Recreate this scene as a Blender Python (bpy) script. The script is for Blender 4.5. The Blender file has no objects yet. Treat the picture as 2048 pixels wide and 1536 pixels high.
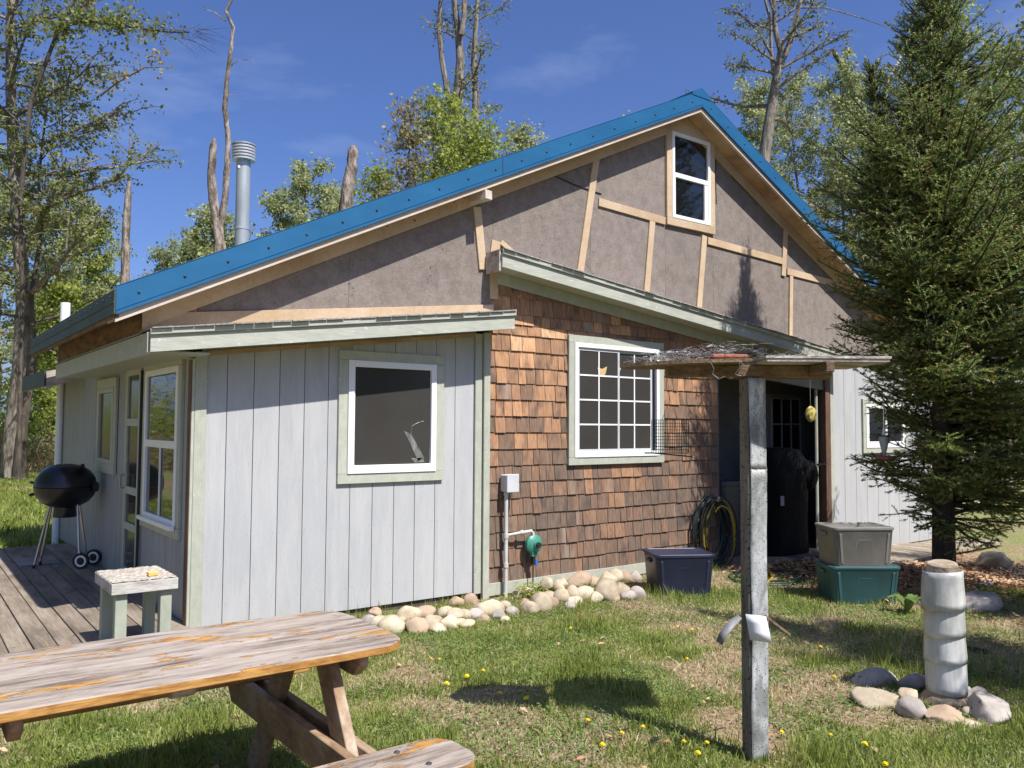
import bpy, bmesh, math, random
import numpy as np
from mathutils import Vector, Matrix
random.seed(7); rng = np.random.default_rng(11)
S = bpy.context.scene
C = S.collection
# ------------------------------------------------------------------ camera
F = 1642.0; CX, CY = 1024.0, 768.0
vr = np.array([3213-CX, 865-CY, F]); vl = np.array([-212-CX, 845-CY, F])
AX = vr/np.linalg.norm(vr); AY = vl-(vl@AX)*AX; AY /= np.linalg.norm(AY)
AZ = -np.cross(AX, AY)
if AZ[1] > 0: AZ = -AZ
RW = np.array([AX, AY, AZ])
CAM = np.array([-1.794, -6.318, 1.6])
cam = bpy.data.cameras.new('camera'); co = bpy.data.objects.new('camera', cam); C.objects.link(co)
cam.sensor_width = 36; cam.lens = F/2048*36; cam.clip_end = 900; cam.clip_start = 0.05
r_, u_, b_ = RW@[1, 0, 0], RW@[0, -1, 0], RW@[0, 0, -1]
co.matrix_world = Matrix(((r_[0], u_[0], b_[0], CAM[0]), (r_[1], u_[1], b_[1], CAM[1]), (r_[2], u_[2], b_[2], CAM[2]), (0, 0, 0, 1)))
S.camera = co
def on(px, py, **k):            # world point where a sight line meets a plane x=, y= or z=
    r = RW@np.array([px-CX, py-CY, F]); (a, v), = k.items(); i = 'xyz'.index(a)
    return CAM+(v-CAM[i])/r[i]*r
def dep(px, py, d):             # world point at a depth along the view axis
    return CAM+d/F*(RW@np.array([px-CX, py-CY, F]))
# ------------------------------------------------------------------ sky and sun
SUN = np.array([.08, -.68, 1.0]); SUN /= np.linalg.norm(SUN)
w = bpy.data.worlds.new('World'); S.world = w; w.use_nodes = True
nt = w.node_tree; nt.nodes.clear()
sky = nt.nodes.new('ShaderNodeTexSky'); sky.sky_type = 'NISHITA'; sky.sun_disc = False
sky.sun_elevation = math.asin(SUN[2]); sky.sun_rotation = math.atan2(SUN[0], SUN[1])
sky.air_density = 1.0; sky.dust_density = 1.5; sky.ozone_density = 3.5
tc = nt.nodes.new('ShaderNodeTexCoord'); mp = nt.nodes.new('ShaderNodeMapping'); mp.inputs['Scale'].default_value = (1.6, 2.6, 6.0)
mp.inputs['Rotation'].default_value = (0.3, 0.2, 0.5); mp.inputs['Location'].default_value = (.7, .2, .4)
nz = nt.nodes.new('ShaderNodeTexNoise'); nz.inputs['Scale'].default_value = 1.6; nz.inputs['Detail'].default_value = 7; nz.inputs['Roughness'].default_value = .55
nz.inputs['Distortion'].default_value = .15
cr = nt.nodes.new('ShaderNodeValToRGB'); cr.color_ramp.elements[0].position = .55; cr.color_ramp.elements[1].position = .95
cr.color_ramp.elements[1].color = (.45, .45, .45, 1)
mx = nt.nodes.new('ShaderNodeMix'); mx.data_type = 'RGBA'; mx.inputs[7].default_value = (10.5, 12.0, 15.5, 1)
bg = nt.nodes.new('ShaderNodeBackground'); bg.inputs['Strength'].default_value = .050
ou = nt.nodes.new('ShaderNodeOutputWorld')
for a, b in ((tc.outputs['Generated'], mp.inputs[0]), (mp.outputs[0], nz.inputs['Vector']), (nz.outputs[0], cr.inputs[0]),
             (cr.outputs[0], mx.inputs[0]), (sky.outputs[0], mx.inputs[6]), (mx.outputs[2], bg.inputs[0]), (bg.outputs[0], ou.inputs[0])):
    nt.links.new(a, b)
sat = nt.nodes.new('ShaderNodeVectorMath'); sat.operation = 'MULTIPLY'; sat.inputs[1].default_value = (1.24, 1.44, 2.1)
nt.links.new(sky.outputs[0], sat.inputs[0]); nt.links.new(sat.outputs[0], mx.inputs[6])
sl = bpy.data.lights.new('sun', 'SUN'); sl.energy = 5.0; sl.angle = math.radians(.5); sl.color = (1, .955, .89)
so = bpy.data.objects.new('sun', sl); C.objects.link(so); so.rotation_euler = Vector(SUN).to_track_quat('Z', 'Y').to_euler()
S.view_settings.view_transform = 'Standard'; S.view_settings.look = 'None'; S.view_settings.gamma = 1
S.view_settings.exposure = 0.50
S.render.engine = 'CYCLES'
S.cycles.max_bounces = 8; S.cycles.transparent_max_bounces = 8
# ------------------------------------------------------------------ materials
def _n(nt, t, **k):
    n = nt.nodes.new('ShaderNode'+t)
    for a, v in k.items():
        if isinstance(a, str) and hasattr(n, a): setattr(n, a, v)
    return n
def surf(name, cols, rough=.7, scale=4., stretch=(1, 1, 1), bump=.15, bscale=None, rnd=.0, spec=.4, metal=0., detail=5, lo=.35, hi=.65,
         speck=None, coat=0, bdist=.01, blotch=None, grain=None, transl=0, island=None):
    m = bpy.data.materials.new(name); m.use_nodes = True; nt = m.node_tree; L = nt.links.new
    p = nt.nodes['Principled BSDF']; p.inputs['Roughness'].default_value = rough; p.inputs['Specular IOR Level'].default_value = spec
    p.inputs['Metallic'].default_value = metal; p.inputs['Coat Weight'].default_value = coat
    tc = _n(nt, 'TexCoord'); oi = _n(nt, 'ObjectInfo')
    ad = _n(nt, 'VectorMath', operation='MULTIPLY_ADD')   # offset the pattern per object
    L(oi.outputs['Random'], ad.inputs[0]); ad.inputs[1].default_value = (37., 51., 23.); L(tc.outputs['Object'], ad.inputs[2])
    mp = _n(nt, 'Mapping'); mp.inputs['Scale'].default_value = stretch; L(ad.outputs[0], mp.inputs[0])
    nz = _n(nt, 'TexNoise'); nz.inputs['Scale'].default_value = scale; nz.inputs['Detail'].default_value = detail; nz.inputs['Roughness'].default_value = .62
    L(mp.outputs[0], nz.inputs['Vector'])
    r = _n(nt, 'ValToRGB'); e = r.color_ramp.elements
    k = len(cols)
    while len(e) < k: e.new(.5)
    for i, c in enumerate(cols):
        e[i].position = lo+(hi-lo)*i/max(1, k-1); e[i].color = (*c, 1)
    L(nz.outputs[0], r.inputs[0]); col = r.outputs[0]
    if grain:      # fine streaks, (stretch, scale, strength)
        m2 = _n(nt, 'Mapping'); m2.inputs['Scale'].default_value = grain[0]; L(ad.outputs[0], m2.inputs[0])
        n2 = _n(nt, 'TexNoise'); n2.inputs['Scale'].default_value = grain[1]; n2.inputs['Detail'].default_value = 4; L(m2.outputs[0], n2.inputs['Vector'])
        mr = _n(nt, 'MapRange'); mr.inputs[1].default_value = .3; mr.inputs[2].default_value = .7; mr.inputs[3].default_value = 1-grain[2]; mr.inputs[4].default_value = 1+grain[2]*.5
        L(n2.outputs[0], mr.inputs[0]); v = _n(nt, 'VectorMath', operation='SCALE'); L(col, v.inputs[0]); L(mr.outputs[0], v.inputs['Scale']); col = v.outputs[0]
    if blotch:     # large stains (colour, scale, threshold, strength)
        n2 = _n(nt, 'TexNoise'); n2.inputs['Scale'].default_value = blotch[1]; n2.inputs['Detail'].default_value = 6; n2.inputs['Distortion'].default_value = .5
        m2 = _n(nt, 'Mapping'); m2.inputs['Scale'].default_value = blotch[4] if len(blotch) > 4 else (1, 1, 1); L(ad.outputs[0], m2.inputs[0]); L(m2.outputs[0], n2.inputs['Vector'])
        mr = _n(nt, 'MapRange'); mr.inputs[1].default_value = blotch[2]; mr.inputs[2].default_value = blotch[2]+.07; mr.inputs[4].default_value = blotch[3]; L(n2.outputs[0], mr.inputs[0])
        mi = _n(nt, 'Mix', data_type='RGBA'); L(mr.outputs[0], mi.inputs[0]); L(col, mi.inputs[6]); mi.inputs[7].default_value = (*blotch[0], 1); col = mi.outputs[2]
    if speck:      # dark or light specks (colour, scale, threshold)
        n2 = _n(nt, 'TexNoise'); n2.inputs['Scale'].default_value = speck[1]; n2.inputs['Detail'].default_value = 2; L(ad.outputs[0], n2.inputs['Vector'])
        mr = _n(nt, 'MapRange'); mr.inputs[1].default_value = speck[2]; mr.inputs[2].default_value = speck[2]+.03; L(n2.outputs[0], mr.inputs[0])
        mi = _n(nt, 'Mix', data_type='RGBA'); L(mr.outputs[0], mi.inputs[0]); L(col, mi.inputs[6]); mi.inputs[7].default_value = (*speck[0], 1); col = mi.outputs[2]
    if rnd:
        src = oi.outputs['Random']
        mr = _n(nt, 'MapRange'); mr.inputs[3].default_value = 1-rnd; mr.inputs[4].default_value = 1+rnd; L(src, mr.inputs[0])
        v = _n(nt, 'VectorMath', operation='SCALE'); L(col, v.inputs[0]); L(mr.outputs[0], v.inputs['Scale']); col = v.outputs[0]
    if island:
        g = _n(nt, 'NewGeometry'); mr = _n(nt, 'MapRange'); mr.inputs[3].default_value = 1-island; mr.inputs[4].default_value = 1+island; L(g.outputs['Random Per Island'], mr.inputs[0])
        v = _n(nt, 'VectorMath', operation='SCALE'); L(col, v.inputs[0]); L(mr.outputs[0], v.inputs['Scale']); col = v.outputs[0]
    L(col, p.inputs['Base Color'])
    if bump:
        n3 = _n(nt, 'TexNoise'); n3.inputs['Scale'].default_value = bscale or scale*4; n3.inputs['Detail'].default_value = 4; L(mp.outputs[0], n3.inputs['Vector'])
        b = _n(nt, 'Bump'); b.inputs['Strength'].default_value = bump; b.inputs['Distance'].default_value = bdist; L(n3.outputs[0], b.inputs['Height']); L(b.outputs[0], p.inputs['Normal'])
    if transl:
        t = _n(nt, 'BsdfTranslucent'); L(col, t.inputs[0]); ms = _n(nt, 'MixShader'); ms.inputs[0].default_value = transl
        L(p.outputs[0], ms.inputs[1]); L(t.outputs[0], ms.inputs[2]); L(ms.outputs[0], nt.nodes['Material Output'].inputs[0])
    return m
M = {}
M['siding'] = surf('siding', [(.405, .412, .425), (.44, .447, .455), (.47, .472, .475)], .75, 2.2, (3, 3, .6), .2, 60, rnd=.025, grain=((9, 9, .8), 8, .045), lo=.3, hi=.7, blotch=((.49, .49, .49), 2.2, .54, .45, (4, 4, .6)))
M['siding_shaded'] = surf('shaded_side_siding', [(.29, .30, .305), (.34, .35, .35), (.37, .375, .37)], .75, 2.2, (3, 3, .6), .2, 60, rnd=.025, grain=((9, 9, .8), 8, .05), lo=.3, hi=.7)  # siding copy with darker colours, deepening the shade on the left wall
M['sage'] = surf('sage_paint', [(.40, .42, .35), (.46, .47, .39)], .6, 5, (2, 2, 2), .12, 40, rnd=.05, grain=((6, 6, 1), 10, .10), speck=((.62, .62, .56), 45, .71))
M['sagef'] = surf('sage_paint_flaking', [(.40, .42, .355), (.47, .48, .41)], .6, 3, (1, 3, 6), .15, 30, grain=((.6, 6, 6), 14, .14), blotch=((.66, .66, .60), 16, .64, .8, (1, 2, 2)))
M['white'] = surf('white_vinyl', [(.82, .83, .83), (.86, .86, .855)], .35, 6, bump=.03, spec=.5)
M['pine'] = surf('new_pine', [(.50, .355, .22), (.57, .43, .285), (.62, .48, .335)], .7, 2, (1, 1, 1), .12, 30, rnd=.10, grain=((3, 3, 3), 14, .10), speck=((.30, .16, .08), 11, .75))
M['pinew'] = surf('pale_board', [(.52, .43, .36), (.62, .54, .47)], .7, 3, (.6, 2, 2), .15, 30, grain=((.5, 8, 8), 12, .12), speck=((.28, .2, .15), 9, .76))
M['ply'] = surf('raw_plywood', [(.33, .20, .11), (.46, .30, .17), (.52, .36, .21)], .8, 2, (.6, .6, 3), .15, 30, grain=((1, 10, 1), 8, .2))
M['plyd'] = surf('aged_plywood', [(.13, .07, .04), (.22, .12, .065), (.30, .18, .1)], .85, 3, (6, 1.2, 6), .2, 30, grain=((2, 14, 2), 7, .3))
M['fibre'] = surf('fibreboard', [(.205, .172, .152), (.24, .202, .178), (.27, .23, .205)], .95, 9, (1, 1, 1), .5, 120, rnd=.05, grain=((1, 1, 1), 45, .16), speck=((.035, .03, .028), 22, .745), blotch=((.28, .235, .21), 26, .56, .4))
M['blue'] = surf('blue_metal', [(.014, .105, .235), (.018, .125, .27)], .36, 2, bump=.04, bscale=6, spec=.5, grain=((.3, 3, 3), 3, .08))
M['fasc'] = surf('dark_green_metal', [(.04, .058, .052), (.06, .08, .072)], .6, 3, bump=.06, spec=.4)
M['steel'] = surf('galvanised_steel', [(.36, .39, .385), (.46, .49, .48)], .42, 3, (1, 1, .6), .03, metal=.35, grain=((10, 10, .5), 6, .1))
M['chrome'] = surf('bright_steel', [(.34, .34, .34), (.44, .44, .44)], .3, 5, bump=0, metal=1.)
M['capm'] = surf('louvre_steel', [(.58, .58, .57), (.70, .70, .69)], .3, 5, bump=0, metal=.4)
M['screw'] = surf('dark_screw', [(.03, .04, .06), (.05, .07, .1)], .5, 5, bump=0)
M['dark'] = surf('dark_void', [(.012, .012, .012), (.02, .019, .018)], .9, 5)
M['foundation'] = surf('foundation', [(.05, .04, .035), (.12, .10, .085)], .95, 8, bump=.5)
M['black'] = surf('black_enamel', [(.008, .008, .009), (.014, .014, .015)], .28, 5, bump=.03, spec=.5)
M['blackp'] = surf('black_cover', [(.003, .003, .0035), (.006, .006, .007)], .75, 6, spec=.12, bump=.3, bscale=8, bdist=.03)
M['asph'] = surf('asphalt_shingle_edge', [(.22, .21, .19), (.42, .40, .36)], .95, 30, bump=.6)
M['deck'] = surf('deck_board', [(.155, .125, .095), (.235, .19, .145), (.30, .25, .195)], .85, 3, (2.2, .5, 2), .5, 22, rnd=.13, grain=((14, .7, 6), 6, .25), speck=((.07, .05, .04), 14, .72))
M['deckx'] = surf('walkway_board', [(.26, .21, .15), (.38, .32, .24)], .85, 3, (2, 2, 2), .5, 22, rnd=.16, grain=((8, 1, 6), 6, .2))
M['greyw'] = surf('grey_weathered_wood', [(.24, .20, .17), (.42, .37, .33), (.52, .48, .44)], .85, 4, (.5, 3, 3), .6, 26, rnd=.08, grain=((.7, 9, 9), 8, .25))
M['postw'] = surf('old_post', [(.12, .10, .085), (.25, .22, .19)], .9, 5, (3, 3, .6), .6, 20, speck=((.02, .02, .02), 60, .62))
M['rough'] = surf('rough_board', [(.13, .085, .05), (.24, .165, .10)], .9, 4, (1, 4, 4), .6, 22, grain=((1, 10, 10), 7, .3))
M['flash'] = surf('stained_flashing', [(.16, .165, .155), (.38, .39, .38), (.56, .57, .57)], .55, 4, (1.5, 1.5, .8), .5, 9, metal=.15, lo=.36, hi=.6, speck=((.05, .05, .05), 150, .62), bdist=.006, blotch=((.15, .155, .14), 6, .54, .65, (1.5, 1.5, .7)))
M['pvc'] = surf('white_plastic_sheet', [(.34, .345, .33), (.52, .525, .51), (.66, .665, .65)], .28, 3, (1.5, 1.5, .7), .1, 12, spec=.6, grain=((14, 14, .8), 5, .13), blotch=((.38, .36, .30), 3.5, .60, .6, (1, 1, 1.4)))
M['paper'] = surf('white_sheet', [(.70, .71, .75), (.82, .82, .84)], .4, 4, bump=.05)
M['paperg'] = surf('grey_sheet', [(.16, .16, .165), (.24, .24, .245)], .5, 4, bump=.05)
M['stump'] = surf('cut_wood', [(.20, .15, .10), (.36, .29, .21), (.42, .35, .26)], .9, 12, bump=.8, bscale=30)
M['navy'] = surf('navy_plastic', [(.018, .022, .05), (.024, .03, .065)], .42, 4, bump=.05, spec=.45)
M['greytote'] = surf('grey_plastic', [(.165, .155, .14), (.20, .19, .175)], .45, 3, bump=.06, grain=((1, 1, 1), 6, .1))
M['teal'] = surf('teal_plastic', [(.028, .085, .092), (.038, .11, .118)], .45, 3, bump=.06)
M['grass'] = surf('grass_blade', [(.17, .22, .04), (.26, .32, .07), (.37, .40, .13)], .55, 3, bump=0, island=.35, transl=.45, spec=.25)
M['grassy'] = surf('dry_grass', [(.42, .36, .20), (.56, .49, .30)], .7, 3, bump=0, island=.3, transl=.2)
M['weed'] = surf('weed_leaf', [(.11, .18, .045), (.19, .28, .08)], .5, 4, bump=0, island=.3, transl=.25)
M['litter'] = surf('dead_leaf', [(.24, .11, .05), (.42, .24, .13), (.5, .36, .24)], .75, 1.5, bump=0, island=.35)
M['green_dev'] = surf('teal_enamel', [(.05, .22, .17), (.07, .27, .2)], .4, 4, bump=.05)
M['pvcpipe'] = surf('grey_conduit', [(.48, .48, .47), (.58, .58, .57)], .5, 6, bump=.05)
M['boxw'] = surf('pale_box', [(.52, .53, .56), (.58, .59, .61)], .45, 6, bump=.04)
M['bluep'] = surf('blue_plastic', [(.03, .12, .5), (.04, .15, .55)], .4, 4, bump=0)
M['hoseb'] = surf('dark_hose', [(.012, .014, .012), (.03, .034, .03)], .45, 4, bump=0)
M['hoseg'] = surf('green_hose', [(.008, .04, .028), (.012, .055, .038)], .4, 4, bump=0)
M['hosey'] = surf('yellow_hose', [(.38, .25, .015), (.45, .31, .02)], .4, 4, bump=0)
M['wire'] = surf('grey_wire', [(.22, .21, .20), (.36, .35, .34)], .5, 4, bump=0, metal=.4)
M['gwire'] = surf('green_wire', [(.01, .05, .035), (.015, .07, .05)], .4, 4, bump=0)
M['brickred'] = surf('old_red_block', [(.25, .08, .05), (.38, .14, .09)], .9, 14, bump=.6)
M['yell'] = surf('yellow_ceramic', [(.46, .36, .08), (.60, .50, .16)], .45, 8, bump=.1, blotch=((.25, .2, .08), 6, .55, .6))
M['dand'] = surf('dandelion_yellow', [(.78, .58, .01), (.88, .70, .02)], .6, 4, bump=0)
M['stem'] = surf('green_stem', [(.12, .2, .04), (.16, .25, .05)], .5, 4, bump=0)
M['needle'] = surf('spruce_needle', [(.095, .15, .035), (.16, .225, .05), (.225, .29, .075)], .5, 1.2, bump=0, island=.4, spec=.45, transl=.12)
M['needley'] = surf('spruce_new_tip', [(.27, .27, .06), (.36, .32, .09), (.42, .32, .14)], .5, 3, bump=0, island=.3, transl=.2)
M['sbark'] = surf('spruce_bark', [(.035, .028, .022), (.085, .068, .055)], .95, 14, (1, 1, .6), 1, 30)
M['bark'] = surf('grey_bark', [(.09, .075, .06), (.21, .18, .145), (.33, .29, .24)], .95, 5, (2, 2, .5), 1, 12, bdist=.03)
M['barkd'] = surf('dark_bark', [(.06, .05, .04), (.14, .115, .09)], .95, 5, (2, 2, .5), 1, 12, bdist=.03)
M['snag'] = surf('bare_snag_wood', [(.10, .075, .055), (.26, .21, .17), (.44, .37, .31)], .9, 3, (2.5, 2.5, .8), 1, 12, lo=.36, hi=.62, bdist=.03, blotch=((.09, .065, .05), 4, .57, .8, (2, 2, .6)))
M['birch'] = surf('birch_bark', [(.12, .1, .09), (.6, .57, .53)], .8, 8, (.6, .6, 2), .3, lo=.35, hi=.45)
M['stonec'] = surf('cream_stone', [(.34, .27, .185), (.46, .385, .275), (.54, .465, .35)], .85, 5, bump=.35, rnd=.16, bscale=25, speck=((.22, .18, .14), 30, .70))
M['stoneg'] = surf('grey_stone', [(.26, .225, .20), (.38, .335, .30), (.46, .415, .37)], .9, 5, bump=.5, rnd=.12, bscale=20, speck=((.12, .1, .09), 26, .68))
M['stonet'] = surf('tan_stone', [(.33, .235, .16), (.46, .35, .25)], .85, 5, bump=.4, rnd=.12, bscale=20)
M['curt'] = surf('curtain', [(.55, .36, .16), (.70, .48, .24)], .8, 6, bump=.1)
M['rubber'] = surf('rubber', [(.015, .015, .015), (.025, .025, .025)], .6, 4, bump=0)
M['tile'] = surf('pale_slab', [(.20, .19, .18), (.28, .27, .25)], .8, 4, bump=.2)
M['sponge'] = surf('orange_sponge', [(.75, .42, .12), (.85, .52, .18)], .9, 20, bump=.3)
M['grit'] = surf('grit_layer', [(.22, .17, .13), (.42, .38, .32), (.60, .58, .52)], .95, 40, bump=1, bscale=80, lo=.3, hi=.7)
M['brown'] = surf('brown_trim', [(.10, .055, .035), (.17, .10, .065)], .7, 5, (2, 2, .6), .3, 20)
def leafmat(n, a, b, c): return surf(n, [a, b, c], .5, 1.0, bump=0, island=.35, transl=.5, spec=.25, lo=.3, hi=.7)
M['lf1'] = leafmat('maple_leaf', (.15, .185, .055), (.23, .265, .08), (.33, .33, .12))
M['lf2'] = leafmat('spring_leaf', (.25, .31, .055), (.34, .40, .08), (.42, .44, .11))
M['lf3'] = leafmat('bronze_leaf', (.34, .28, .14), (.38, .32, .16), (.34, .37, .12))
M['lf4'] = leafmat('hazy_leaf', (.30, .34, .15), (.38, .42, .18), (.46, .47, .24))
M['lfb'] = leafmat('birch_leaf', (.28, .36, .08), (.36, .44, .10), (.42, .48, .14))
def glass(name, col, rough=.03, spec=.7):
    m = bpy.data.materials.new(name); m.use_nodes = True; nt = m.node_tree; p = nt.nodes['Principled BSDF']
    tc = _n(nt, 'TexCoord'); nz = _n(nt, 'TexNoise'); nz.inputs['Scale'].default_value = 2.5; nz.inputs['Detail'].default_value = 5
    nt.links.new(tc.outputs['Object'], nz.inputs['Vector']); r = _n(nt, 'ValToRGB'); r.color_ramp.elements[0].color = (*[c*.8 for c in col], 1); r.color_ramp.elements[1].color = (*[c*1.2 for c in col], 1)
    nt.links.new(nz.outputs[0], r.inputs[0]); nt.links.new(r.outputs[0], p.inputs['Base Color'])
    p.inputs['Roughness'].default_value = rough; p.inputs['Specular IOR Level'].default_value = spec
    b = _n(nt, 'Bump'); b.inputs['Strength'].default_value = .05; b.inputs['Distance'].default_value = .02; nt.links.new(nz.outputs[0], b.inputs['Height']); nt.links.new(b.outputs[0], p.inputs['Normal'])
    return m
M['glass_scr'] = glass('screened_glass', (.050, .047, .043), .12, .35)
M['glass_dk'] = glass('dark_glass', (.008, .009, .010), .02, .8)
M['glass_side'] = glass('side_glass', (.02, .022, .02), .02, 1.0)
M['glass_clear'] = glass('clear_bottle', (.35, .37, .38), .08, .8)
def shingle_mat():
    m = bpy.data.materials.new('cedar_shingle'); m.use_nodes = True; nt = m.node_tree; L = nt.links.new; p = nt.nodes['Principled BSDF']
    p.inputs['Roughness'].default_value = .85; p.inputs['Specular IOR Level'].default_value = .2
    tc = _n(nt, 'TexCoord'); oi = _n(nt, 'ObjectInfo'); g = _n(nt, 'NewGeometry'); sx = _n(nt, 'SeparateXYZ'); L(g.outputs['Position'], sx.inputs[0])
    # how weathered: lower courses and random shingles are browner
    n1 = _n(nt, 'TexNoise'); n1.inputs['Scale'].default_value = 1.3; n1.inputs['Detail'].default_value = 3; L(g.outputs['Position'], n1.inputs['Vector'])
    mr = _n(nt, 'MapRange'); mr.inputs[1].default_value = 2.55; mr.inputs[2].default_value = .6; L(sx.outputs[2], mr.inputs[0])
    a = _n(nt, 'Math', operation='MULTIPLY_ADD'); L(oi.outputs['Random'], a.inputs[0]); a.inputs[1].default_value = .80; L(mr.outputs[0], a.inputs[2])
    a2 = _n(nt, 'Math', operation='MULTIPLY_ADD'); L(n1.outputs[0], a2.inputs[0]); a2.inputs[1].default_value = 1.2; L(a.outputs[0], a2.inputs[2])
    m3 = _n(nt, 'MapRange'); m3.inputs[1].default_value = .55; m3.inputs[2].default_value = 2.1; L(a2.outputs[0], m3.inputs[0])
    r = _n(nt, 'ValToRGB'); e = r.color_ramp.elements
    cs = [(0, (.70, .46, .27)), (.22, (.56, .31, .165)), (.45, (.40, .225, .13)), (.72, (.235, .145, .098)), (1, (.175, .125, .095))]
    while len(e) < 5: e.new(.5)
    for i, (q, c) in enumerate(cs): e[i].position = q; e[i].color = (*c, 1)
    L(m3.outputs[0], r.inputs[0])
    ad = _n(nt, 'VectorMath', operation='MULTIPLY_ADD'); L(oi.outputs['Random'], ad.inputs[0]); ad.inputs[1].default_value = (91, 57, 33); L(tc.outputs['Object'], ad.inputs[2])
    mp = _n(nt, 'Mapping'); mp.inputs['Scale'].default_value = (1, 1, .09); L(ad.outputs[0], mp.inputs[0])
    n2 = _n(nt, 'TexNoise'); n2.inputs['Scale'].default_value = 85; n2.inputs['Detail'].default_value = 4; L(mp.outputs[0], n2.inputs['Vector'])
    q = _n(nt, 'MapRange'); q.inputs[1].default_value = .3; q.inputs[2].default_value = .7; q.inputs[3].default_value = .70; q.inputs[4].default_value = 1.22; L(n2.outputs[0], q.inputs[0])
    v = _n(nt, 'VectorMath', operation='SCALE'); L(r.outputs[0], v.inputs[0]); L(q.outputs[0], v.inputs['Scale'])
    # grey or blackened patches
    mp2 = _n(nt, 'Mapping'); mp2.inputs['Scale'].default_value = (1, 1, .55); L(ad.outputs[0], mp2.inputs[0])
    n4 = _n(nt, 'TexNoise'); n4.inputs['Scale'].default_value = 7; n4.inputs['Detail'].default_value = 5; L(mp2.outputs[0], n4.inputs['Vector'])
    s = _n(nt, 'MapRange'); s.inputs[1].default_value = .52; s.inputs[2].default_value = .72; s.inputs[4].default_value = .85; L(n4.outputs[0], s.inputs[0])
    mi = _n(nt, 'Mix', data_type='RGBA'); L(s.outputs[0], mi.inputs[0]); L(v.outputs[0], mi.inputs[6]); mi.inputs[7].default_value = (.085, .068, .06, 1)
    n5 = _n(nt, 'TexNoise'); n5.inputs['Scale'].default_value = 5; n5.inputs['Detail'].default_value = 5; L(mp.outputs[0], n5.inputs['Vector'])
    s2 = _n(nt, 'MapRange'); s2.inputs[1].default_value = .60; s2.inputs[2].default_value = .78; s2.inputs[4].default_value = .6; L(n5.outputs[0], s2.inputs[0])
    mi2 = _n(nt, 'Mix', data_type='RGBA'); L(s2.outputs[0], mi2.inputs[0]); L(mi.outputs[2], mi2.inputs[6]); mi2.inputs[7].default_value = (.40, .34, .29, 1)
    L(mi2.outputs[2], p.inputs['Base Color'])
    b = _n(nt, 'Bump'); b.inputs['Strength'].default_value = .45; b.inputs['Distance'].default_value = .004; L(n2.outputs[0], b.inputs['Height']); L(b.outputs[0], p.inputs['Normal'])
    return m
M['shingle'] = shingle_mat()
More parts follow.
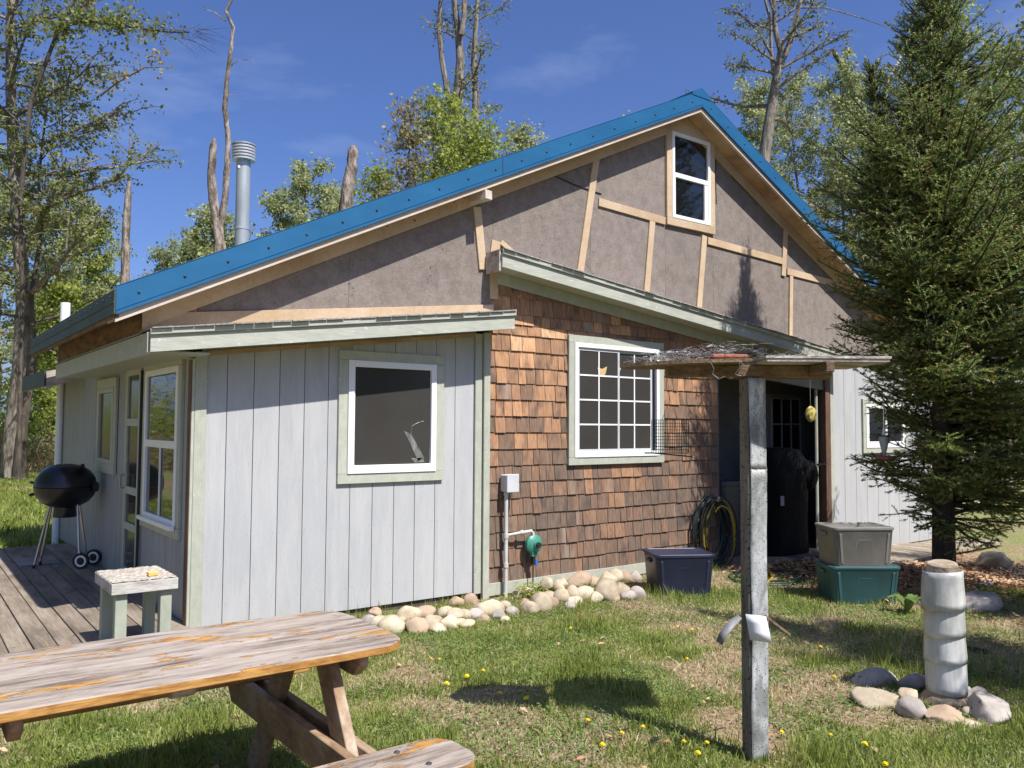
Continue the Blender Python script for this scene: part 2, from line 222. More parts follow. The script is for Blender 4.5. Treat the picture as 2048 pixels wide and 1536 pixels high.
def paintwood():        # picnic boards: grey bare wood with islands of old orange stain, edges still stained
    m = bpy.data.materials.new('flaking_stain_wood'); m.use_nodes = True; nt = m.node_tree; L = nt.links.new; p = nt.nodes['Principled BSDF']
    p.inputs['Roughness'].default_value = .8; p.inputs['Specular IOR Level'].default_value = .2
    tc = _n(nt, 'TexCoord'); oi = _n(nt, 'ObjectInfo'); ad = _n(nt, 'VectorMath', operation='MULTIPLY_ADD'); L(oi.outputs['Random'], ad.inputs[0]); ad.inputs[1].default_value = (1.1, .6, .3); L(tc.outputs['Object'], ad.inputs[2])
    def noise(st, sc, det, ro, di):
        mp = _n(nt, 'Mapping'); mp.inputs['Scale'].default_value = st; L(ad.outputs[0], mp.inputs[0])
        n = _n(nt, 'TexNoise'); n.inputs['Scale'].default_value = sc; n.inputs['Detail'].default_value = det; n.inputs['Roughness'].default_value = ro; n.inputs['Distortion'].default_value = di; L(mp.outputs[0], n.inputs['Vector']); return n
    n1 = noise((.9, 5, 5), 3.2, 9, .68, .5); n0 = noise((1.2, 26, 26), 4, 4, .6, .2)
    mxx = _n(nt, 'Math', operation='MULTIPLY_ADD'); L(n0.outputs[0], mxx.inputs[0]); mxx.inputs[1].default_value = .35; L(n1.outputs[0], mxx.inputs[2])
    r = _n(nt, 'ValToRGB'); e = r.color_ramp.elements
    cs = [(.46, (.085, .065, .05)), (.56, (.20, .16, .13)), (.68, (.34, .285, .24)), (.86, (.45, .395, .345))]
    while len(e) < 4: e.new(.5)
    for i, (q, c) in enumerate(cs): e[i].position = q; e[i].color = (*c, 1)
    L(mxx.outputs[0], r.inputs[0])
    n2 = noise((1.5, 5.2, 5.2), 1.55, 9, .66, .9)
    g = _n(nt, 'NewGeometry'); sx = _n(nt, 'SeparateXYZ'); L(g.outputs['Normal'], sx.inputs[0])
    up = _n(nt, 'MapRange'); up.inputs[1].default_value = .35; up.inputs[2].default_value = .1; up.inputs[4].default_value = .22; L(sx.outputs[2], up.inputs[0])
    ad2 = _n(nt, 'Math', operation='ADD'); L(n2.outputs[0], ad2.inputs[0]); L(up.outputs[0], ad2.inputs[1])
    th = _n(nt, 'MapRange'); th.inputs[1].default_value = .568; th.inputs[2].default_value = .583; L(ad2.outputs[0], th.inputs[0])
    n3 = noise((2, 8, 8), 5, 5, .6, .3)
    r2 = _n(nt, 'ValToRGB'); e = r2.color_ramp.elements; e[0].position = .3; e[0].color = (.27, .115, .03, 1); e[1].position = .62; e[1].color = (.50, .28, .085, 1); L(n3.outputs[0], r2.inputs[0])
    mi = _n(nt, 'Mix', data_type='RGBA'); L(th.outputs[0], mi.inputs[0]); L(r.outputs[0], mi.inputs[6]); L(r2.outputs[0], mi.inputs[7])
    # dark pits along the edge of the flakes and a few knots
    n5 = noise((2.5, 7, 7), 3, 6, .7, .4); kk = _n(nt, 'MapRange'); kk.inputs[1].default_value = .66; kk.inputs[2].default_value = .74; kk.inputs[4].default_value = .75; L(n5.outputs[0], kk.inputs[0])
    m2 = _n(nt, 'Mix', data_type='RGBA'); L(kk.outputs[0], m2.inputs[0]); L(mi.outputs[2], m2.inputs[6]); m2.inputs[7].default_value = (.12, .075, .045, 1)
    L(m2.outputs[2], p.inputs['Base Color'])
    hh = _n(nt, 'Math', operation='MULTIPLY_ADD'); L(th.outputs[0], hh.inputs[0]); hh.inputs[1].default_value = .35; L(mxx.outputs[0], hh.inputs[2])
    b = _n(nt, 'Bump'); b.inputs['Strength'].default_value = 1; b.inputs['Distance'].default_value = .006; L(hh.outputs[0], b.inputs['Height']); L(b.outputs[0], p.inputs['Normal'])
    return m
M['pic'] = paintwood()
M['picleg'] = surf('stained_frame_wood', [(.19, .115, .06), (.33, .22, .13), (.48, .40, .32)], .8, 4, (2, 1, 1), .4, 20, grain=((8, 2, 8), 6, .25), lo=.3, hi=.72)
# ------------------------------------------------------------------ building helpers
class MB:
    def __init__(s): s.v = []; s.f = []
    def add(s, vs, fs):
        o = len(s.v); s.v += [tuple(map(float, p)) for p in vs]; s.f += [tuple(i+o for i in f) for f in fs]; return s
    def box(s, x0, x1, y0, y1, z0, z1):
        return s.add([(x0, y0, z0), (x1, y0, z0), (x1, y1, z0), (x0, y1, z0), (x0, y0, z1), (x1, y0, z1), (x1, y1, z1), (x0, y1, z1)],
                     [(0, 3, 2, 1), (4, 5, 6, 7), (0, 1, 5, 4), (1, 2, 6, 5), (2, 3, 7, 6), (3, 0, 4, 7)])
    def prism(s, poly, y0, y1):      # polygon in x,z extruded along y
        n = len(poly); vs = [(x, y0, z) for x, z in poly]+[(x, y1, z) for x, z in poly]
        return s.add(vs, [tuple(range(n)), tuple(range(2*n-1, n-1, -1))]+[(i, n+i, n+(i+1) % n, (i+1) % n) for i in range(n)])
    def prismx(s, poly, x0, x1):     # polygon in y,z extruded along x
        n = len(poly); vs = [(x0, y, z) for y, z in poly]+[(x1, y, z) for y, z in poly]
        return s.add(vs, [tuple(range(n)), tuple(range(2*n-1, n-1, -1))]+[(i, n+i, n+(i+1) % n, (i+1) % n) for i in range(n)])
    def prismz(s, poly, z0, z1):
        n = len(poly); vs = [(x, y, z0) for x, y in poly]+[(x, y, z1) for x, y in poly]
        return s.add(vs, [tuple(range(n)), tuple(range(2*n-1, n-1, -1))]+[(i, n+i, n+(i+1) % n, (i+1) % n) for i in range(n)])
    def beam(s, p, q, w_, h, up=(0, 0, 1)):
        p = Vector(p); q = Vector(q); d = (q-p).normalized(); u = Vector(up); a = d.cross(u)
        if a.length < 1e-4: a = d.cross(Vector((1, 0, 0)))
        a.normalize(); b = a.cross(d); vs = []
        for c in (p, q):
            for i, j in ((-1, -1), (1, -1), (1, 1), (-1, 1)): vs.append(c+a*(i*w_/2)+b*(j*h/2))
        return s.add(vs, [(0, 3, 2, 1), (4, 5, 6, 7), (0, 1, 5, 4), (1, 2, 6, 5), (2, 3, 7, 6), (3, 0, 4, 7)])
    def tube(s, pts, r, n=8, cap=True):
        pts = [Vector(p) for p in pts]; k = len(pts)
        rr = r if isinstance(r, (list, tuple, np.ndarray)) else [r]*k
        t0 = (pts[1]-pts[0]).normalized(); a = t0.orthogonal().normalized(); vs = []; fs = []
        for i, p in enumerate(pts):
            t = (pts[min(i+1, k-1)]-pts[max(i-1, 0)]); t = t.normalized() if t.length > 1e-9 else t0
            a = (a-t*a.dot(t)); a = a.normalized() if a.length > 1e-6 else t.orthogonal().normalized(); b = t.cross(a)
            for j in range(n):
                an = 2*math.pi*j/n; vs.append(p+(a*math.cos(an)+b*math.sin(an))*rr[i])
        for i in range(k-1):
            for j in range(n): fs.append((i*n+j, i*n+(j+1) % n, (i+1)*n+(j+1) % n, (i+1)*n+j))
        if cap: fs += [tuple(range(n-1, -1, -1)), tuple((k-1)*n+j for j in range(n))]
        return s.add(vs, fs)
    def lathe(s, prof, c=(0, 0, 0), n=24, axis='z', cap=True):
        vs = []; fs = []
        for (r, h) in prof:
            for j in range(n):
                a = 2*math.pi*j/n; x, y = r*math.cos(a), r*math.sin(a)
                vs.append((c[0]+x, c[1]+y, c[2]+h) if axis == 'z' else (c[0]+x, c[1]+h, c[2]+y) if axis == 'y' else (c[0]+h, c[1]+x, c[2]+y))
        k = len(prof)
        for i in range(k-1):
            for j in range(n): fs.append((i*n+j, i*n+(j+1) % n, (i+1)*n+(j+1) % n, (i+1)*n+j))
        if cap: fs += [tuple(range(n-1, -1, -1)), tuple((k-1)*n+j for j in range(n))]
        return s.add(vs, fs)
    def sphere(s, c, r, n=12, m=8, sc=(1, 1, 1)):
        vs = []; fs = []
        for i in range(m+1):
            th = math.pi*i/m
            for j in range(n):
                a = 2*math.pi*j/n; vs.append((c[0]+r*sc[0]*math.sin(th)*math.cos(a), c[1]+r*sc[1]*math.sin(th)*math.sin(a), c[2]+r*sc[2]*math.cos(th)))
        for i in range(m):
            for j in range(n): fs.append((i*n+j, (i+1)*n+j, (i+1)*n+(j+1) % n, i*n+(j+1) % n))
        return s.add(vs, fs)
    def build(s, name, mat, parent=None, smooth=False, bevel=0, kind=None, norm=True):
        me = bpy.data.meshes.new(name); me.from_pydata(s.v, [], s.f)
        if norm or bevel:
            bm = bmesh.new(); bm.from_mesh(me)
            if bevel:
                try: bmesh.ops.bevel(bm, geom=bm.edges[:], offset=bevel, segments=1, affect='EDGES', profile=.5)
                except Exception: pass
            bmesh.ops.recalc_face_normals(bm, faces=bm.faces); bm.to_mesh(me); bm.free()
        for mm in (mat if isinstance(mat, list) else [mat]): me.materials.append(mm)
        o = bpy.data.objects.new(name, me); C.objects.link(o)
        if parent: o.parent = parent
        if smooth:
            me.shade_smooth()
            try: me.set_sharp_from_angle(angle=math.radians(40))
            except Exception: pass
        if kind: o['kind'] = kind
        return o
def empty(name, loc=(0, 0, 0)):
    o = bpy.data.objects.new(name, None); o.empty_display_size = .2; o.location = loc; C.objects.link(o); return o
def tag(o, label=None, cat=None, group=None, kind=None):
    if label: o['label'] = label
    if cat: o['category'] = cat
    if group: o['group'] = group
    if kind: o['kind'] = kind
    return o
def rawmesh(name, V, Fc, mats, parent=None, mi=None, smooth=False, kind=None):   # numpy: Fc is (n,3) or (n,4)
    me = bpy.data.meshes.new(name); V = np.asarray(V, np.float32); Fc = np.asarray(Fc, np.int32); k = Fc.shape[1]; n = len(Fc)
    me.vertices.add(len(V)); me.vertices.foreach_set('co', V.ravel()); me.loops.add(n*k); me.loops.foreach_set('vertex_index', Fc.ravel())
    me.polygons.add(n); me.polygons.foreach_set('loop_start', np.arange(n, dtype=np.int32)*k); me.polygons.foreach_set('loop_total', np.full(n, k, np.int32))
    for m in (mats if isinstance(mats, list) else [mats]): me.materials.append(m)
    if mi is not None: me.polygons.foreach_set('material_index', np.asarray(mi, np.int32))
    me.update(calc_edges=True)
    if smooth: me.shade_smooth()
    o = bpy.data.objects.new(name, me); C.objects.link(o)
    if parent: o.parent = parent
    if kind: o['kind'] = kind
    return o
def vnoise(x, y, s, seed=0):     # smooth value noise for numpy arrays
    r = np.random.default_rng(seed); G = r.random((256, 256)); x = np.asarray(x)/s+90.; y = np.asarray(y)/s+90.
    xi = np.floor(x).astype(int); yi = np.floor(y).astype(int); fx = x-xi; fy = y-yi; fx = fx*fx*(3-2*fx); fy = fy*fy*(3-2*fy)
    g = lambda a, b: G[a % 256, b % 256]
    return (g(xi, yi)*(1-fx)+g(xi+1, yi)*fx)*(1-fy)+(g(xi, yi+1)*(1-fx)+g(xi+1, yi+1)*fx)*fy
# ------------------------------------------------------------------ ground
def gz(x, y):
    x = np.asarray(x, float); y = np.asarray(y, float)
    t = np.clip((x-6.6)/2.2, 0, 1); t = t*t*(3-2*t)
    return -.12*t+.03*(vnoise(x, y, 1.3, 3)-.5)+.018*(vnoise(x, y, .35, 4)-.5)
def green(x, y):                 # 0 bare soil .. 1 lush
    g = .45*vnoise(x, y, .9, 5)+.33*vnoise(x, y, .33, 6)+.22*vnoise(x, y, .12, 8)
    g = (g-.36)*4.2
    x = np.asarray(x); y = np.asarray(y)
    for (cx_, cy_, r, a) in SOIL: g = g-a*np.exp(-((x-cx_)**2+(y-cy_)**2)/(r*r))
    for (cx_, cy_, r, a) in LUSH: g = g+a*np.exp(-((x-cx_)**2+(y-cy_)**2)/(r*r))
    return np.clip(g, 0, 1)
def P2(px, py): q = on(px, py, z=0.); return q[0], q[1]
SOIL = [(*P2(1560, 1245), .45, .9), (*P2(1150, 1500), .22, .9), (*P2(1400, 1360), .2, .6), (*P2(1250, 1225), .3, .5), (*P2(1640, 1400), .35, .8), (*P2(2000, 1260), .5, .9), (*P2(870, 1300), .2, .5),
        (7.2, -1.4, 1.1, 2.5), (8.4, -1.8, 1.0, 2.5), (6.3, -.6, 1.2, 2.), (*P2(560, 1440), .5, .4), (*P2(1540, 1500), .1, .3), (*P2(1800, 1440), .3, .9), (9, -2.2, .8, 1)]
LUSH = [(*P2(1100, 1300), .25, .7), (*P2(860, 1260), .4, .5), (*P2(1440, 1190), .3, .9), (*P2(1750, 1500), .35, .8), (*P2(1400, 1520), .2, .8), (*P2(1650, 1320), .2, .6), (*P2(1000, 1290), .3, .5), (*P2(1330, 1300), .3, .3)]
def groundmat():
    m = bpy.data.materials.new('lawn_soil'); m.use_nodes = True; nt = m.node_tree; L = nt.links.new; p = nt.nodes['Principled BSDF']; p.inputs['Roughness'].default_value = .95; p.inputs['Specular IOR Level'].default_value = .1
    at = _n(nt, 'Attribute'); at.attribute_name = 'green'; tc = _n(nt, 'TexCoord')
    n1 = _n(nt, 'TexNoise'); n1.inputs['Scale'].default_value = 28; n1.inputs['Detail'].default_value = 7; n1.inputs['Roughness'].default_value = .7; L(tc.outputs['Object'], n1.inputs['Vector'])
    r1 = _n(nt, 'ValToRGB'); e = r1.color_ramp.elements
    cs = [(.3, (.10, .065, .04)), (.45, (.24, .165, .105)), (.6, (.38, .28, .185)), (.74, (.52, .42, .29))]
    while len(e) < 4: e.new(.5)
    for i, (q, c) in enumerate(cs): e[i].position = q; e[i].color = (*c, 1)
    L(n1.outputs[0], r1.inputs[0])
    n2 = _n(nt, 'TexNoise'); n2.inputs['Scale'].default_value = 60; n2.inputs['Detail'].default_value = 5; L(tc.outputs['Object'], n2.inputs['Vector'])
    r2 = _n(nt, 'ValToRGB'); e = r2.color_ramp.elements; e[0].position = .35; e[0].color = (.12, .13, .045, 1); e[1].position = .65; e[1].color = (.30, .31, .13, 1); L(n2.outputs[0], r2.inputs[0])
    mi = _n(nt, 'Mix', data_type='RGBA'); L(at.outputs['Fac'], mi.inputs[0]); L(r1.outputs[0], mi.inputs[6]); L(r2.outputs[0], mi.inputs[7]); L(mi.outputs[2], p.inputs['Base Color'])
    b = _n(nt, 'Bump'); b.inputs['Strength'].default_value = .9; b.inputs['Distance'].default_value = .015; L(n1.outputs[0], b.inputs['Height']); L(b.outputs[0], p.inputs['Normal'])
    return m
M['ground'] = groundmat()
def axis(vals): return np.unique(np.round(np.concatenate(vals), 4))
gx = axis([np.arange(-3, 12, .06), -3-1.25**np.arange(0, 25)*.3, 12+1.25**np.arange(0, 25)*.3])
gy = axis([np.arange(-6, 1.5, .06), np.arange(1.5, 30, .5), -6-1.25**np.arange(0, 25)*.3, 30+1.3**np.arange(0, 20)*.8])
GX, GY = np.meshgrid(gx, gy, indexing='ij'); GZ = gz(GX, GY)
ny = len(gy); ii, jj = np.meshgrid(np.arange(len(gx)-1), np.arange(ny-1), indexing='ij'); a0 = (ii*ny+jj).ravel()
gnd = rawmesh('ground', np.stack([GX.ravel(), GY.ravel(), GZ.ravel()], 1), np.stack([a0, a0+ny, a0+ny+1, a0+1], 1), M['ground'], smooth=True, kind='structure')
GR = green(GX.ravel(), GY.ravel()); far = (GY.ravel() > 4) | (GX.ravel() > 11.5); GR = np.where(far, np.clip(GR+.55, 0, 1), GR)
strip = np.exp(-((GY.ravel()-17.0)/1.0)**2)*(GX.ravel() < 4); GR = np.clip(GR-strip*1.2, 0, 1)
at = gnd.data.attributes.new('green', 'FLOAT', 'POINT'); at.data.foreach_set('value', GR.astype(np.float32))
# ------------------------------------------------------------------ cabin
cab = tag(empty('cabin', (0, 0, 0)), 'one storey gabled cabin with blue metal roof, cedar shingles and grey board siding', 'cabin')
XL, XR, XRG = -.62, 11.46, 5.42; SL = .4793; YF = -.27; YB = 4.05; ZR = 5.43
def rt(x): return ZR-SL*abs(x-XRG)           # top of roof metal
# roof slabs: ribbed metal over plywood
def roof_side(sgn):
    e = XL if sgn < 0 else XR
    mb = MB(); ys = np.arange(YF+.012, YB, .2286); prof = []
    for y in ys:
        prof += [(y, 0), (y+.19, 0), (y+.20, .02), (y+.219, .02)]
    prof = [p for p in prof if p[0] < YB]+[(YB, 0)]
    n = len(prof); vs = []
    for x in (e, XRG): vs += [(x, y, rt(x)-.03+h) for y, h in prof]
    mb.add(vs, [(i, i+1, n+i+1, n+i) for i in range(n-1)])
    o = mb.build('roof_metal', M['blue'], cab); md = o.modifiers.new('thick', 'SOLIDIFY'); md.thickness = .004
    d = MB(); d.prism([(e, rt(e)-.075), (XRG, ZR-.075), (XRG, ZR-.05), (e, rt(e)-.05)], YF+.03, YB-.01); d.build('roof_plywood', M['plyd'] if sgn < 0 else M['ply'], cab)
roof_side(-1); roof_side(1)
# rafter tails seen under the left eave
for k in range(7):
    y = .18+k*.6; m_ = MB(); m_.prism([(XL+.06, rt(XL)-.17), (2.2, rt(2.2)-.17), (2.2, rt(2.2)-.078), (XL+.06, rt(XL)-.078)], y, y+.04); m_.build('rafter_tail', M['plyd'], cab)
def rake(sgn):
    e = XL if sgn < 0 else XR; h = .19
    tr = MB(); tr.prism([(e, rt(e)-h), (XRG, ZR-h), (XRG, ZR), (e, rt(e))], YF-.006, YF)
    tr.prism([(e, rt(e)-.004), (XRG, ZR-.004), (XRG, ZR+.004), (e, rt(e)+.004)], YF-.006, YF+.14)
    tr.prism([(e, rt(e)-h-.004), (XRG, ZR-h-.004), (XRG, ZR-h+.010), (e, rt(e)-h+.010)], YF-.020, YF+.012)
    tr.prism([(e, rt(e)-h+.024), (XRG, ZR-h+.024), (XRG, ZR-h+.030), (e, rt(e)-h+.030)], YF-.010, YF)
    ro = tr.build('rake_trim', M['blue'], cab)
    L = abs(e-XRG); k = int(L/.30)
    for i in range(k):
        x = XRG+sgn*(.16+i*L/k); s_ = MB(); s_.lathe([(.011, 0), (.009, -.006), (.005, -.009)], (x, YF-.006, rt(x)-.095), 8, 'y'); s_.build('screw', M['screw'], ro)
    b = MB(); b.prism([(e+sgn*-.0, rt(e)-h-.055), (XRG, ZR-h-.055), (XRG, ZR-h-.004), (e, rt(e)-h-.004)], YF+.003, YF+.035); b.build('rake_board', M['pinew'], cab)
    s2 = MB(); s2.prism([(e, rt(e)-h-.045), (XRG, ZR-h-.045), (XRG, ZR-h-.027), (e, rt(e)-h-.027)], YF+.036, -.001); s2.build('rake_soffit', M['ply'], cab)
    x0 = e-sgn*.30 if sgn < 0 else e
    f = MB(); x0 = XL+.22 if sgn < 0 else XR-.22
    f.prism([(x0, rt(x0)-.36), (XRG, ZR-.36), (XRG, ZR-.237), (x0, rt(x0)-.237)], -.045, -.018); f.build('frieze_board', M['pine'], cab)
rake(-1); rake(1)
jn = MB(); xj = 2.62; jn.prism([(xj, rt(xj)-.19), (xj+.006, rt(xj)-.19), (xj+.006, rt(xj)+.001), (xj, rt(xj)+.001)], YF-.010, YF-.005); jn.build('trim_seam', M['screw'], cab)
rc = MB(); rc.prism([(XRG-.16, ZR-.085), (XRG+.16, ZR-.085), (XRG+.16, ZR-.05), (XRG, ZR+.03), (XRG-.16, ZR-.05)], YF-.012, YB+.01); rc.build('ridge_cap', M['blue'], cab)
# left eave metal fascia
ef = MB(); z0 = rt(XL); ef.box(XL-.012, XL, YF, YB, z0-.19, z0-.02); ef.box(XL-.018, XL-.012, YF, YB, z0-.115, z0-.105); efo = ef.build('eave_fascia', M['fasc'], cab)
for i in range(19):
    s_ = MB(); s_.lathe([(.010, 0), (.008, -.006), (.004, -.008)], (XL-.012, YF+.12+i*.229, z0-.06), 6, 'x'); s_.build('screw', M['screw'], efo)
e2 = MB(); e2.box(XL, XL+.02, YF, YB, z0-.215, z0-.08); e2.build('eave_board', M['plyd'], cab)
er = MB(); er.box(XR-.02, XR, YF, YB, rt(XR)-.19, rt(XR)-.02); er.build('eave_fascia', M['fasc'], cab)
# low shed roof line (left) and pent roof (right)
def zl(x): return 2.257+(x+.41)*.1275        # top of left pent
def zp(x): return 3.225-(x-2.62)*.1135       # top of right pent
# gable sheathing panels
def panel(a, b, lo, hi=None):
    xs = np.linspace(a, b, 9); xs = sorted(set(list(xs)+([XRG] if a < XRG < b else [])))
    top = [(x, (hi(x) if hi else rt(x)-.25)) for x in xs]; bot = [(x, lo(x)) for x in xs[::-1]]
    g = .0012; m_ = MB(); m_.prism([(x+(g if i == 0 else 0)-(g if i == len(xs)-1 else 0), z) for i, (x, z) in enumerate(top)]+[(x-(g if i == 0 else 0)+(g if i == len(xs)-1 else 0), z) for i, (x, z) in enumerate(bot)], -.014, .004)
    m_.build('sheathing_panel', M['fibre'], gw)
gw = MB().box(0, 11, .006, .05, 2.6, 2.62).build('gable_wall', M['dark'], cab)
bk = MB(); bk.prism([(-.3, 2.2), (2.7, 2.5), (2.72, 3.0), (8.2, 2.55), (8.3, 2.3), (11.2, 2.2), (11.2, rt(11.2)-.26), (XRG, ZR-.26), (-.3, rt(-.3)-.26)], .006, .05); bk.build('gable_backing', M['dark'], cab)
panel(-.36, 1.22, lambda x: zl(x)+.03); panel(1.22, 2.70, lambda x: zl(x)+.03); panel(2.70, 3.96, lambda x: zp(x)-.1); panel(3.96, 5.09, lambda x: zp(x)-.1)
panel(5.09, 5.92, lambda x: zp(x)-.1, lambda x: 3.90); panel(5.92, 7.32, lambda x: zp(x)-.1); panel(7.32, 8.5, lambda x: zp(x)-.1); panel(8.5, 11.1, lambda x: 2.45)
panel(5.09, 5.92, lambda x: 5.02)
def batten(x0, z0_, x1, z1, w_=.085, y=-.034, name='batten', m='pine', th=.02):
    b = MB(); b.beam((x0, y+th/2-.001, z0_), (x1, y+th/2-.001, z1), th, w_, (0, 0, 1) if abs(x1-x0) > abs(z1-z0_) else (1, 0, 0)); 
    v = [p for p in b.v]; b2 = MB(); d = Vector((x1-x0, 0, z1-z0_)).normalized(); a = Vector((-d.z, 0, d.x))*(w_/2); p = Vector((x0, 0, z0_)); q = Vector((x1, 0, z1))
    b2.prism([tuple((c.x, c.z)) for c in (p-a, q-a, q+a, p+a)], y, y+th-.0005)
    return b2.build(name, M[m], cab, bevel=.002)
batten(4.03, 4.44, 3.79, 3.13); batten(4.06, 3.965, 5.08, 3.92); batten(4.87, 3.885, 4.77, 3.02, y=-.0345); batten(5.75, 3.85, 5.64, 2.92, y=-.0345)
batten(5.81, 3.80, 7.30, 3.74); batten(7.36, 4.24, 7.29, 3.55, y=-.0355); batten(7.37, 3.62, 8.6, 3.575); batten(7.46, 3.57, 7.43, 2.73, .07, y=-.0345)
p_ = [on(x, y, y=0.) for x, y in ((951, 415), (963, 540), (984, 482), (985, 525), (985, 605))]
batten(p_[0][0], p_[0][2], p_[1][0], p_[1][2]); batten(p_[2][0]+.03, p_[2][2], p_[3][0]-.01, p_[3][2]-.02, .1); batten(p_[3][0], p_[3][2]-.03, p_[4][0], p_[4][2]+.03, .09, y=-.0345)
batten(2.79, 3.36, 3.0, 3.235, .05, y=-.0355)
bl = MB(); bl.prism([(-.40, zl(-.4)+.015), (2.70, zl(2.7)+.015), (2.70, zl(2.7)+.095), (-.40, zl(-.4)+.135)], -.040, -.0155); bl.build('ledger_board', M['pine'], cab, bevel=.002)
pn = MB(); rn_ = random.Random(9)
for i in range(420):
    x = rn_.choice([-.0, 1.2, 1.24, 2.0, 2.74, 3.3, 3.93, 3.99, 4.5, 5.05, 6.0, 6.6, 7.28, 7.36, 8.0])+rn_.uniform(-.02, .02); z = rn_.uniform(2.5, 5.1)
    if z < rt(x)-.3 and z > (zl(x)+.12 if x < 2.7 else zp(x)+.02) and not (5.0 < x < 5.98 and z > 3.8): pn.lathe([(.006, -.0005), (.004, -.0025)], (x, -.0142, z), 5, 'y')
pn.build('sheathing_nail', M['screw'], cab, kind='stuff')
# lookout block under the rake
q = on(945, 400, y=-.12); lk = MB(); lk.beam((q[0]+.02, -.015, q[2]+.02), (q[0]+.08, YF+.0, q[2]+.03), .09, .085); lk.build('lookout_block', M['pinew'], cab, bevel=.003)
lk = MB(); lk.beam((q[0]-.14, -.055, q[2]-.045), (q[0]+.1, -.055, q[2]+.045), .04, .07); lk.build('lookout_brace', M['pine'], cab, bevel=.002)
# thin cable stapled on the gable
cb = MB(); cb.tube([on(x, y, y=-.02) for x, y in ((1105, 350), (1150, 370), (1203, 388))], .006, 5); cb.tube([on(x, y, y=-.02) for x, y in ((1432, 310), (1431, 350), (1433, 405), (1425, 400))], .004, 5)
cb.tube([on(x, y, y=-.02) for x, y in ((1432, 315), (1470, 360), (1510, 400), (1545, 435))], .005, 5); cb.build('gable_cable', M['rubber'], cab)
# ---- left low roof
def lowroof(ya, xa, xb, zf, name):
    f = MB(); f.prism([(xa, zf(xa)-.165), (xb, zf(xb)-.165), (xb, zf(xb)-.028), (xa, zf(xa)-.028)], ya, ya+.028); fo = f.build(name, M['sagef'], cab, bevel=.002)
    t = MB(); t.prism([(xa-.005, zf(xa)-.045), (xb+.005, zf(xb)-.045), (xb+.005, zf(xb)-.004), (xa-.005, zf(xa)-.004)], ya-.020, ya-.001); t.build('drip_edge_trim', M['sagef'], fo, bevel=.003)
    t = MB(); n = int((xb-xa)/.14)
    for i in range(n):
        x = xa+(xb-xa)*i/n; x2 = xa+(xb-xa)*(i+1)/n-.004; j = random.uniform(-.012, .006); h = random.uniform(0, .006)
        t.prism([(x, zf(x)-.003), (x2, zf(x2)-.003), (x2, zf(x2)+.006+h), (x, zf(x)+.004+h)], ya-.035+j, -.002)
    t.build('roof_shingle_edge', M['asph'], cab, kind='stuff')
    s = MB(); s.prism([(xa+.02, zf(xa)-.150), (xb-.01, zf(xb)-.150), (xb-.01, zf(xb)-.135), (xa+.02, zf(xa)-.135)], ya+.03, -.001); s.build('pent_soffit', M['sage'], cab)
    return fo
lowroof(-.345, -.41, 2.72, zl, 'low_roof_fascia')
e3 = MB(); e3.box(-.41, -.385, -.345+.03, 3.8, 2.085, 2.235); e3.build('low_eave_fascia', M['sagef'], cab)
e3 = MB(); e3.prism([(-.42, 2.24), (.2, 2.34), (.2, 2.35), (-.42, 2.25)], 0, 3.8); e3.build('low_roof_sheet', M['asph'], cab)
e3 = MB(); e3.box(-.385, .0, -.31, 3.8, 2.10, 2.112); e3.build('low_eave_soffit', M['sage'], cab)
e3 = MB(); e3.box(-.43, -.425, -.34, -.30, 2.09, 2.23); e3.build('corner_strip', M['sagef'], cab)
lowroof(-.285, 2.62, 8.42, zp, 'pent_fascia')
ec = MB(); ec.prism([(2.60, zp(2.62)-.20), (2.618, zp(2.62)-.20), (2.618, zp(2.62)-.01), (2.60, zp(2.62)-.01)], -.26, -.05); ec.build('pent_end_board', M['greyw'], cab)
fz = MB(); fz.prism([(2.74, zp(2.74)-.26), (8.3, zp(8.3)-.26), (8.3, zp(8.3)-.151), (2.74, zp(2.74)-.151)], -.040, -.018); fz.build('pent_frieze', M['sage'], cab)
# ---- walls with boards; window openings are rectangles (x0,x1,z0,z1)
def boards(parent, xs, bot, top, holes, place, y0=-.015, gap=.006, m='siding'):
    for a, b in zip(xs[:-1], xs[1:]):
        a2, b2 = a+gap/2, b-gap/2; segs = [(bot, lambda x: top(x))]
        pieces = []
        hs = [h for h in holes if h[0] < b2-.01 and h[1] > a2+.01]
        if not hs: pieces.append([(a2, bot), (b2, bot), (b2, top(b2)), (a2, top(a2))])
        for h in hs:
            if h[0] > a2+.02: pieces.append([(a2, bot), (h[0], bot), (h[0], top(h[0])), (a2, top(a2))]); a3 = h[0]
            else: a3 = a2
            if h[1] < b2-.02: pieces.append([(h[1], bot), (b2, bot), (b2, top(b2)), (h[1], top(h[1]))]); b3 = h[1]
            else: b3 = b2
            pieces.append([(a3, bot), (b3, bot), (b3, h[2]), (a3, h[2])]); pieces.append([(a3, h[3]), (b3, h[3]), (b3, top(b3)), (a3, top(a3))])
        for pc in pieces:
            if pc[2][1]-pc[1][1] < .02: continue
            m_ = MB()
            if place == 'y': m_.prism(pc, y0, y0+.013)
            else: m_.prismx(pc, y0, y0+.013)
            m_.build('siding_board', M[m], parent)
sw = MB(); sw.prism([(.03, .10), (2.6, .10), (2.6, 2.45), (.03, 2.1)], .000, .05)
